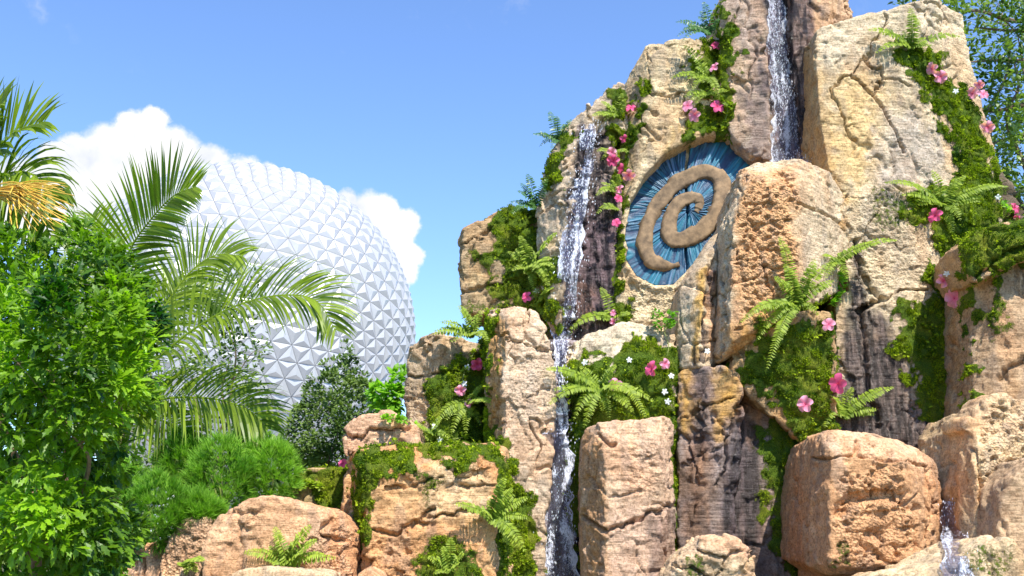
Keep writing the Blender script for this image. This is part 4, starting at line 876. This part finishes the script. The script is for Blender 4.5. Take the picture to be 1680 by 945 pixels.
# ---------------------------------------------------------------- palms
def frond(parent, px, mat, length, n, rise=.25, droop=.35, seed=0, w=.034, name='frond', up=(0, -.85, .5), side_l=1., side_r=1.):
    p3 = np.array([P(*q) for q in px]); c = spline(p3, 60)
    mb = MB(); mb.tube(c, np.linspace(.018, .004, 60), 6); nv0 = mb.n
    tg = nrm(np.gradient(c, axis=0)); V = []; Fq = []; cnt = 0; va = []
    r = np.random.default_rng(seed)
    for s, sl in ((-1, side_l), (1, side_r)):
        for k in range(n):
            f = .08 + .92 * (k + r.uniform(-.3, .3)) / n; f = min(max(f, .02), .995); i = int(f * 59); t = tg[i]; b = c[i]
            u = np.array(up); sd = np.cross(t, u); sd /= np.linalg.norm(sd); u2 = np.cross(sd, t)
            L_ = length * sl * (math.sin(math.pi * min(1., .16 + .80 * f)) ** .6) * r.uniform(.85, 1.1)
            d0 = s * sd * r.uniform(.75, .9) + t * (.45 + .5 * f) + u2 * (rise * r.uniform(.4, 1.4)); d0 /= np.linalg.norm(d0)
            m = 6; pts = []; d = d0.copy(); q = b.copy()
            for j in range(m + 1):
                pts.append(q.copy()); q = q + d * L_ / m; d = d + np.array([0, 0, -1]) * droop * r.uniform(.7, 1.3) / m * (1 + j * .35); d /= np.linalg.norm(d)
            pts = np.array(pts); wd = np.cross(d0, u2 + rng.normal(0, .25, 3)); wd /= np.linalg.norm(wd)
            ws = w * np.array([.45, .9, 1, .95, .75, .45, .06]); base = cnt
            for j in range(m + 1): V.append(pts[j] + wd * ws[j] / 2 * 1.); V.append(pts[j] - wd * ws[j] / 2 * 1.)
            for j in range(m): Fq.append((base + 2 * j, base + 2 * j + 1, base + 2 * j + 3, base + 2 * j + 2))
            cnt += 2 * (m + 1); va += [r.uniform(.1, .95)] * (2 * (m + 1))
    mb.add(np.array(V), q=np.array(Fq)); v = np.concatenate([np.full(nv0, .8), va])
    return mb.build(name, mat, parent=parent, attrs={'v': v})
def palm(label, bx, by, Y, fr, trunk_r=.09):
    g = P(bx, by, Y); top = g.copy(); g[2] = 0
    root = thing('palm_tree', label, 'palm tree', g)
    MB().tube(spline([g, (g + top) / 2, top], 14), trunk_r * (1 + .12 * np.sin(np.arange(14) * 2.4)), 10).build('trunk', M['bark'], parent=root)
    for i, (pts, L_, n, kw) in enumerate(fr): frond(root, pts, M['palm'], L_, n, seed=i + abs(int(bx)), **kw)
    return root
PB = 2.3
palm('feathery palm arching its fronds in front of the white sphere', 205, 640, 9.0 + PB, [
    ([(205, 640, 11.3), (197, 500, 11.1), (212, 415, 10.9), (246, 362, 10.7), (284, 322, 10.5), (322, 306, 10.4)], 0.83, 71, dict(w=.034, rise=.10, droop=.25, side_l=1.0, side_r=.7, up=(.35, -1, .25))),
    ([(205, 640, 11.3), (255, 590, 11.0), (330, 532, 10.8), (400, 497, 10.6), (470, 484, 10.5), (520, 495, 10.5), (552, 545, 10.5)], 0.75, 79, dict(w=.032, rise=.35, droop=.55)),
    ([(205, 650, 11.3), (250, 655, 11.2), (300, 652, 11.1), (360, 656, 11.0), (410, 675, 11.0), (440, 705, 11.0)], 0.72, 66, dict(w=.032, rise=.4, droop=.7)),
    ([(205, 640, 11.3), (250, 540, 11.6), (300, 460, 11.7), (350, 420, 11.7), (400, 420, 11.7)], 0.75, 62, dict(w=.032, rise=.3, droop=.6)),
    ([(205, 640, 11.3), (215, 560, 11.7), (260, 500, 11.9), (320, 480, 12.1), (370, 510, 12.2)], 0.69, 56, dict(w=.032, rise=.2, droop=.9)),
    ([(205, 640, 11.3), (240, 680, 11.2), (290, 700, 11.1), (330, 740, 11.1)], 0.56, 36, dict(w=.032, rise=.3, droop=.9)),
    ([(205, 640, 11.3), (160, 540, 11.6), (110, 480, 11.8), (50, 470, 11.9)], 0.75, 43, dict(w=.032, rise=.3, droop=.6)),
    ([(205, 640, 11.3), (180, 480, 11.8), (165, 400, 12.1), (150, 350, 12.3)], 0.69, 38, dict(w=.032, rise=.3, droop=.4)),
])
pl = palm('palm crown with orange fruit stalks entering at the left edge', -90, 420, 7.6, [
    ([(-90, 420, 7.6), (-60, 330, 7.4), (-20, 260, 7.3), (30, 215, 7.2), (75, 200, 7.2)], .55, 44, dict(rise=.4, droop=.35)),
    ([(-90, 420, 7.6), (-50, 330, 7.4), (0, 290, 7.3), (50, 285, 7.2), (95, 330, 7.2)], .60, 46, dict(rise=.5, droop=1.2)),
    ([(-90, 420, 7.6), (-60, 280, 7.4), (-30, 200, 7.3), (10, 165, 7.2)], .45, 40, dict(rise=.3, droop=.3)),
    ([(-90, 420, 7.6), (-50, 360, 7.5), (0, 330, 7.4), (60, 350, 7.3), (90, 400, 7.3)], .60, 40, dict(rise=.3, droop=1.3)),
    ([(-90, 420, 7.6), (-150, 330, 7.6), (-220, 300, 7.6), (-280, 350, 7.6)], .5, 36, dict(rise=.3, droop=.8)),
])
mb = MB()
for k in range(60):
    s = P(-40 + k * 1.2, 318 + rng.uniform(-6, 6), 6.6); e = P(rng.uniform(15, 122), rng.uniform(300, 380), 6.3 + rng.uniform(-.2, .2))
    mb.tube(spline([s, s * .5 + e * .5 + np.array([0, 0, .05]), e], 9), np.linspace(.006, .003, 9), 5)
mb.build('fruit_stalk', M['stalk'], parent=pl)
# ---------------------------------------------------------------- ferns
def fern_frond(parent, b, e, mat, arch, seed, n=None, lw=None, out=.12):
    r = np.random.default_rng(seed); L_ = np.linalg.norm(e - b)
    mid = (b + e) / 2 + np.array([0, -out * L_, arch * L_]); m2 = b * .25 + e * .75 + np.array([0, -out * .8 * L_, arch * .75 * L_])
    c = spline([b, b * .7 + mid * .3 + np.array([0, -.02, .05 * L_]), mid, m2, e], 40); tg = nrm(np.gradient(c, axis=0))
    mb = MB(); mb.tube(c, np.linspace(.0045, .0015, 40), 4); nv0 = mb.n
    n = n or int(max(12, min(34, L_ / .021))); lw = lw or min(.085, .17 * L_ + .012); V = []; Fc = []; va = []
    for s in (-1, 1):
        for k in range(n):
            f = .10 + .89 * k / n; i = int(f * 39); t = tg[i]; view = nrm(CAM - c[i]); u = nrm(view * .75 + np.array([0, 0, .7]) + r.normal(0, .10, 3))
            sd = nrm(np.cross(t, u)) * s; pr = min(1, (f - .02) * 6) * (1 - f) ** .55 * 1.15
            l = lw * pr * r.uniform(.85, 1.1) + .006; d = nrm(sd + t * .28 + np.cross(t, sd) * 0 - np.array([0, 0, .15])); w = nrm(np.cross(d, u)) * max(.006, l * .17)
            base = len(V); p = c[i]; dr = np.array([0, 0, -1]) * l * .12
            V += [p, p + d * l * .3 + w, p + d * l * .75 + w * .7 + dr * .5, p + d * l + dr, p + d * l * .75 - w * .7 + dr * .5, p + d * l * .3 - w]
            Fc += [(base, base + 1, base + 2, base + 5), (base + 5, base + 2, base + 3, base + 4)]; va += [r.uniform(.0, .55) + .4 * f] * 6
    mb.add(np.array(V), q=np.array(Fc)); return mb.build('frond', mat, parent=parent, attrs={'v': np.concatenate([np.full(nv0, .5), va])})
def fern(label, base, tips, mat='fern', arch=.16, off=.0, Y=None, seed=0, extra=0):
    if Y is None: b, nn = hit(*base)
    else: b = P(base[0], base[1], Y)
    root = thing('fern', label, 'fern', b, 'ferns growing on the rocks')
    tips = [tuple(t) for t in tips]
    for k in range(extra):
        t = tips[k % len(tips)]; a = rng.uniform(.55, .95); tips.append((base[0] + (t[0] - base[0]) * a + rng.uniform(-14, 14), base[1] + (t[1] - base[1]) * a + rng.uniform(-12, 12)))
    for i, t in enumerate(tips):
        Yt = min(b[1] - rng.uniform(.06, .22), hit(t[0], t[1], 99)[0][1] - .07); Yt = max(Yt, b[1] - .55)
        e = P(t[0], t[1], Yt); a = arch * (1.3 if t[1] > base[1] else .6) * rng.uniform(.6, 1.2)
        fern_frond(root, b + np.array([0, -.01, 0]), e, M[mat], a, seed * 50 + i)
    return root
FERNS = [
 ('dark fern against the sky at the shoulder of the tallest spire', (1166, 58), [(1153, 2), (1108, 36), (1110, 60), (1148, 18), (1180, 30)], 'darkfern', 3, 11.5),
 ('fern fronds hanging over the pale shoulder left of the tallest spire', (1160, 130), [(1120, 74), (1100, 128), (1135, 150), (1180, 160), (1140, 110)], 'fern', 3, None),
 ('small fern among the pink blooms above the carving', (1158, 155), [(1122, 160), (1190, 160), (1140, 172), (1195, 150)], 'fern', 2, None),
 ('dark fern against the sky at the top of the left waterfall column', (916, 234), [(900, 182), (873, 220), (884, 241), (938, 195), (913, 190)], 'darkfern', 3, 11.5),
 ('dark fern against the sky above the square brown block', (880, 342), [(864, 284), (836, 331), (848, 313), (898, 292), (838, 352)], 'darkfern', 3, 11.6),
 ('light fern on top of the left waterfall', (1013, 192), [(1021, 152), (970, 190), (985, 166), (990, 200)], 'fern', 3, None),
 ('small fern above the pink blooms beside the left waterfall', (1008, 252), [(978, 248), (1031, 250), (986, 264)], 'fern', 1, None),
 ('fern halfway down the dark face right of the left waterfall', (1012, 315), [(977, 322), (1015, 285), (985, 300)], 'fern', 2, None),
 ('thin fern low on the dark face right of the left waterfall', (1014, 345), [(978, 352), (1000, 338)], 'fern', 1, None),
 ('wide fern hanging over the right side of the square brown block', (868, 442), [(852, 385), (832, 412), (838, 445), (905, 425), (878, 482), (898, 470), (915, 380)], 'fern', 6, None),
 ('fern on top of the weathered tan block', (778, 552), [(752, 500), (712, 543), (738, 562), (790, 508), (722, 528), (800, 560)], 'fern', 6, None),
 ('fern tucked beside the thin stream above the pinkish column', (884, 505), [(872, 478), (892, 516), (907, 472), (868, 500)], 'fern', 3, None),
 ('fern sprig across the dark rock below the left waterfall', (1004, 523), [(932, 550), (1036, 515), (975, 520), (985, 470)], 'fern', 3, None),
 ('broad yellow green fern draped beside the lower left waterfall', (985, 640), [(893, 605), (898, 665), (940, 690), (962, 700), (1000, 690), (1062, 690), (1075, 660), (1010, 598), (950, 600), (907, 640), (930, 620), (1040, 640)], 'fern', 14, None),
 ('fern hanging in the dark gap left of the pinkish column', (768, 665), [(792, 634), (812, 664), (764, 715), (735, 682), (716, 690), (740, 715), (790, 700)], 'fern', 8, None),
 ('fern spreading over the right side of the moss capped boulder', (807, 850), [(745, 826), (801, 820), (829, 782), (868, 815), (863, 907), (840, 880), (868, 850), (790, 835), (850, 900), (842, 800)], 'fern', 7, None),
 ('fern growing from the long smooth boulder at bottom left', (473, 925), [(450, 862), (512, 860), (398, 906), (553, 915), (432, 918), (492, 880), (522, 885), (440, 895), (500, 905)], 'fern', 6, None),
 ('fern crowning the broadest slab at upper right', (1493, 80), [(1493, 12), (1506, 30), (1422, 49), (1435, 88), (1577, 60), (1480, 50), (1530, 75)], 'fern', 3, None),
 ('large fern on the mossy edge of the broadest slab', (1546, 340), [(1448, 300), (1528, 279), (1656, 306), (1577, 355), (1562, 385), (1584, 287), (1610, 330), (1500, 330)], 'fern', 8, None),
 ('fern with one long frond arching right beside the black wet crack', (1371, 432), [(1474, 394), (1362, 455), (1350, 420), (1392, 460)], 'fern', 3, None),
 ('lush fern hanging from the foot of the orange pitted block', (1303, 504), [(1277, 387), (1269, 453), (1212, 532), (1256, 612), (1337, 424), (1360, 430), (1238, 503), (1346, 520), (1366, 467), (1290, 440), (1240, 560), (1320, 470), (1275, 560)], 'fern', 14, None),
 ('fern with two fronds reaching right above the large brown boulder', (1376, 684), [(1468, 634), (1440, 672), (1362, 649), (1353, 702), (1399, 634), (1380, 640)], 'fern', 2, None),
 ('small upright fern low on the moss capped boulder', (738, 938), [(740, 880), (700, 912), (712, 942), (762, 905), (725, 895)], 'fern', 4, None),
 ('short fern at the dark foot of the gap beside the small pink boulder', (705, 715), [(680, 700), (722, 690), (700, 725), (740, 720)], 'fern', 3, None),
 ('small fern sprig on the pitted boulder at bottom left', (310, 930), [(290, 925), (335, 920), (305, 945), (325, 940)], 'fern', 2, None),
]
for i, (lab, b, tips, mt, ex, Yf) in enumerate(FERNS): fern(lab, b, tips, mt, seed=i + 1, extra=ex, Y=Yf)
# trailing leafy vine pieces
def sprig(label, px, n, size, mat, seed, group='leafy sprigs on the rocks'):
    c = [hit(*p) for p in px]; pts = np.array([a + b_ * .04 for a, b_ in c]); c = spline(pts, 30)
    root = thing('leafy_sprig', label, 'plant', c[0], group)
    MB().tube(c, .004, 5).build('stem', M['rachis'], parent=root)
    k = rng.integers(0, 30, n); W = c[k] + rng.normal(0, .015, (n, 3)); foliage('foliage', W, np.tile([[0, -.8, .2]], (n, 1)), leaf_simple(.45), M[mat], size, 3, parent=root, up=.3, spread=1.2, seed=seed, vboost=.25)
sprig('pale leafed trailing sprig on top of the small pink boulder', [(632, 684), (660, 692), (695, 700)], 22, (.04, .07), 'lime', 3)
sprig('leafy sprig above the blooms left of the pinkish column', [(755, 628), (770, 600), (778, 575)], 14, (.04, .06), 'fern', 4)
sprig('leafy sprig around the white bloom on the dark gap floor', [(700, 712), (730, 722), (765, 718)], 22, (.04, .06), 'fern', 5)
sprig('leafy sprig hanging beside the blooms above the carving', [(1140, 160), (1170, 165), (1195, 175), (1190, 210)], 34, (.04, .07), 'fern', 6)
sprig('leafy sprig behind the blooms at the foot of the long frond fern', [(1375, 450), (1380, 480), (1370, 500)], 26, (.05, .08), 'lime', 7)
sprig('leafy sprig near the topmost bloom of the right edge', [(1640, 335), (1655, 345), (1668, 350)], 16, (.04, .07), 'lime', 8)
sprig('leafy sprig beside the low mossy block', [(480, 790), (495, 800), (510, 790), (530, 800)], 30, (.04, .07), 'fern', 9)
# ---------------------------------------------------------------- flowers
def petal_mesh(name, mat, w=.46, cup=.25, seed=0):
    r = np.random.default_rng(seed); nu, nv = 7, 5; V = []
    for i in range(nu):
        y = i / (nu - 1); half = w * (.18 + .95 * math.sin(math.pi * min(.92, y ** 1.15) * .80 + .12)) * (.55 if i == nu - 1 else 1) * .62
        for j in range(nv):
            x = (j / (nv - 1) * 2 - 1) * half; V.append((x, y, cup * y * (1 - .75 * y) + .10 * (x / .3) ** 2 * y - .10 * y ** 3 + r.normal(0, .014)))
    q = [(i * nv + j, i * nv + j + 1, (i + 1) * nv + j + 1, (i + 1) * nv + j) for i in range(nu - 1) for j in range(nv - 1)]
    vv = np.repeat(np.linspace(.0, 1, nu) ** .6, nv)
    return mesh_np(name, np.array(V), np.array(q), mat, attrs={'v': vv}, smooth=True, link=False)
PROTO = {k: [petal_mesh('petal', M[m], w, c, s) for s in range(3)] for k, m, w, c in (('pink', 'petal', .62, .30), ('deep', 'petal2', .58, .35), ('white', 'white', .42, .2))}
_sv, _sq, _st = tube([(0, 0, 0), (.02, 0, .2), (.05, .02, .42)], [.03, .025, .04], 6)
STAMEN = mesh_np('stamen', _sv, [_sq, _st], M['stigma'], link=False)
def flower(px, py, size, kind, label, tiltx=0., tilty=0., group='pink blooms on the rock wall'):
    p, nn = hit(px, py); view = nrm(CAM - p); s = size / F * p[1] * .5
    c = p + view * (s * .6 + .055) + np.array([0, -.02, 0])
    z = nrm(view + np.array([tiltx, 0, tilty + .25]) + rng.normal(0, .12, 3)); x = nrm(np.cross([0, 0, 1.], z)); y = np.cross(z, x)
    root = thing('white_flower' if kind == 'white' else 'pink_flower', label, 'flower', c, group)
    R0 = Matrix((x, y, z)).transposed()
    a0 = rng.uniform(0, 6.28); cupz = rng.uniform(.7, 2.4)
    for k in range(5):
        o = PROTO[kind][k % 3].copy(); COL.objects.link(o); o.parent = root
        A = (R0 @ Matrix.Rotation(a0 + k * 2 * math.pi / 5 + rng.normal(0, .08), 3, 'Z') @ Matrix.Rotation(rng.normal(.0, .12), 3, 'X')).to_4x4()
        o.matrix_local = A @ Matrix.Diagonal((s, s * rng.uniform(.88, 1.08), s * cupz, 1))
    if kind != 'white':
        o = STAMEN.copy(); COL.objects.link(o); o.parent = root; o.matrix_local = R0.to_4x4() @ Matrix.Diagonal((s, s, s, 1))
    e = p + rng.normal(0, .01, 3); MB().tube(spline([c - z * .0, (c + e) / 2 + np.array([0, 0, -.01]), e], 6), .004, 5).build('flower_stem', M['rachis'], parent=root)
FL = [
 (1166,48,22,'deep','topmost deep pink bloom, seen edge on beside the dark fern of the highest spire'), (1174,76,18,'deep','small deep pink bloom just under the topmost bloom of the spire'), (1171,112,22,'pink','lone pink bloom on the moss between the spire and its left shoulder'),
 (1128,175,24,'pink','violet pink bloom at the left of the cluster above the carving'), (1140,190,26,'pink','lowest and pinkest bloom of the cluster above the carving'), (1176,176,26,'deep','deep pink bloom at the right of the cluster above the carving'), (1174,150,16,'pink','small pale pink bloom at the top of the cluster above the carving'),
 (1034,179,20,'deep','pink bloom right of the light fern that tops the left waterfall'), (1024,229,18,'deep','round pink bloom on the moss well below the light fern topping the left waterfall'), (1003,251,20,'pink','uppermost bloom of the chain beside the left waterfall, next to its small fern'), (1006,265,24,'deep','second bloom down the chain beside the left waterfall'), (1017,278,22,'deep','third bloom down the chain beside the left waterfall'),
 (1031,288,24,'pink','violet bloom at the right end of the chain beside the left waterfall'), (1015,312,20,'pink','upper bloom of the touching pair below the chain beside the left waterfall'), (1014,326,18,'deep','lower bloom of the touching pair below the chain beside the left waterfall'), (1011,366,18,'deep','lone pink bloom low on the dark face left of the carving'),
 (864,488,20,'deep','deep pink bloom above the pinkish column, beside the thin stream'), (783,598,26,'deep','pink bloom on the mossy left side of the pinkish column'), (756,641,22,'pink','violet pink bloom under the mossy side of the tan block'), (770,662,18,'pink','faint pink bloom in the hanging fern left of the pinkish column'),
 (1006,514,14,'pink','upper of the two small pale blooms under the carving'), (1005,528,14,'pink','lower of the two small pale blooms under the carving'), (1008,632,26,'pink','pink bloom inside the broad yellow green fern'), (1069,606,28,'deep','larger bloom of the pair on the mossy ledge above the upright split block'), (1090,597,20,'pink','smaller bloom of the pair on the mossy ledge above the upright split block'),
 (1528,114,24,'pink','upper left bloom of the pair under the crowning fern at upper right'), (1541,127,28,'pink','lower right bloom of the pair under the crowning fern at upper right'), (1594,155,26,'pink','left bloom of the trio at the right edge of the broadest slab'), (1611,157,22,'pink','right bloom of the trio at the right edge of the broadest slab'), (1605,140,18,'pink','top bloom of the trio at the right edge of the broadest slab'), (1619,210,24,'pink','lone striped pink bloom below the trio of the broadest slab'),
 (1533,355,28,'deep','pink bloom under the large fern of the broadest slab'), (1662,343,22,'deep','deep pink bloom above the mossy lip near the right edge'), (1667,358,12,'deep','small bud just under the deep pink bloom above the mossy lip'), (1546,462,26,'pink','violet pink bloom in the dark gap of the broadest slab'), (1565,490,38,'pink','biggest open pink bloom, below the violet one in the dark gap'),
 (1377,474,28,'pink','pale pink bloom right of the lush hanging fern'), (1359,533,26,'pink','pink bloom at the top right of the moss block'), (1374,630,36,'deep','large pink bloom above the two fronded fern'), (1321,664,32,'pink','open pink bloom low on the centre right moss'), (563,761,18,'deep','red pink bloom peeking out beside the low mossy block')]
for x, y, s, k, lab in FL: flower(x, y, s * .95, k, lab, rng.uniform(-.8, .8), rng.uniform(-.5, .6))
WF = [(1032,591,'white bloom on the mossy ledge left of the pink pair'), (1101,617,'white bloom just below the pink pair on the mossy ledge'), (1090,643,'upper of two white blooms low on the mossy ledge'), (1095,659,'lower of two white blooms low on the mossy ledge'), (880,478,'white bloom above the deep pink one over the pinkish column'), (767,603,'white bloom left of the pink one on the mossy side of the pinkish column'),
      (762,630,'white bloom over the violet pink one by the tan block'), (959,595,'white bloom above the broad yellow green fern'), (1567,151,'tiny white bloom on the moss beside the trio'), (1636,324,'white bloom left of the deep pink one above the mossy lip'), (1552,450,'white bloom over the violet pink one in the dark gap'), (1160,577,'white bloom at the foot of the narrow dark slot'), (713,700,'white bloom above the sprig in the dark gap'), (722,722,'lowest white bloom in the dark gap over the moss cap')]
for x, y, lab in WF: flower(x, y, 11, 'white', lab, group='small white blooms on the rock wall')
# ---------------------------------------------------------------- ground and planting behind
def ground():
    n = 61; g = np.linspace(-1, 1, n); g = np.sign(g) * np.abs(g) ** 2.2 * 1500
    X, Y = np.meshgrid(g, g + 20); Z = .03 * np.sin(X * .7) * np.cos(Y * .5)
    V = np.stack([X.ravel(), Y.ravel(), Z.ravel()], 1); q = np.array([(i * n + j, i * n + j + 1, (i + 1) * n + j + 1, (i + 1) * n + j) for i in range(n - 1) for j in range(n - 1)])
    tag(mesh_np('ground', V, q, M['ground'], smooth=True), 'planted ground of mulch and grass around the rocks', 'ground', kind='structure')
ground()
a_ = np.linspace(0, 2 * math.pi, 96, endpoint=False); pv = [[SPC[0] + r * math.cos(t), SPC[1] + r * math.sin(t), .06] for r in (0.01, 78) for t in a_]
tag(mesh_np('plaza', np.array(pv), np.array([(k, 96 + k, 96 + (k + 1) % 96, (k + 1) % 96) for k in range(96)]), M['paving']), 'pale paved plaza under the sphere', 'plaza', kind='structure')
W = np.stack([rng.uniform(-40, 40, 9500), rng.uniform(45, 50, 9500), rng.uniform(0, 6.4, 9500)], 1); W[:, 2] *= .75 + .35 * pn(np.stack([W[:, 0] * .3, W[:, 1] * 0, W[:, 1] * 0], 1), 3)
W[:, 2] += 0
tag(foliage('hedge', W, np.tile([[0, -1., .4]], (len(W), 1)), leaf_simple(.45), M['tree'], (.25, .5), 3, spread=1.2, seed=77, loc=(0, 48, 0)), 'low band of clipped greenery behind the rocks and the sphere foot', 'hedge', kind='stuff')
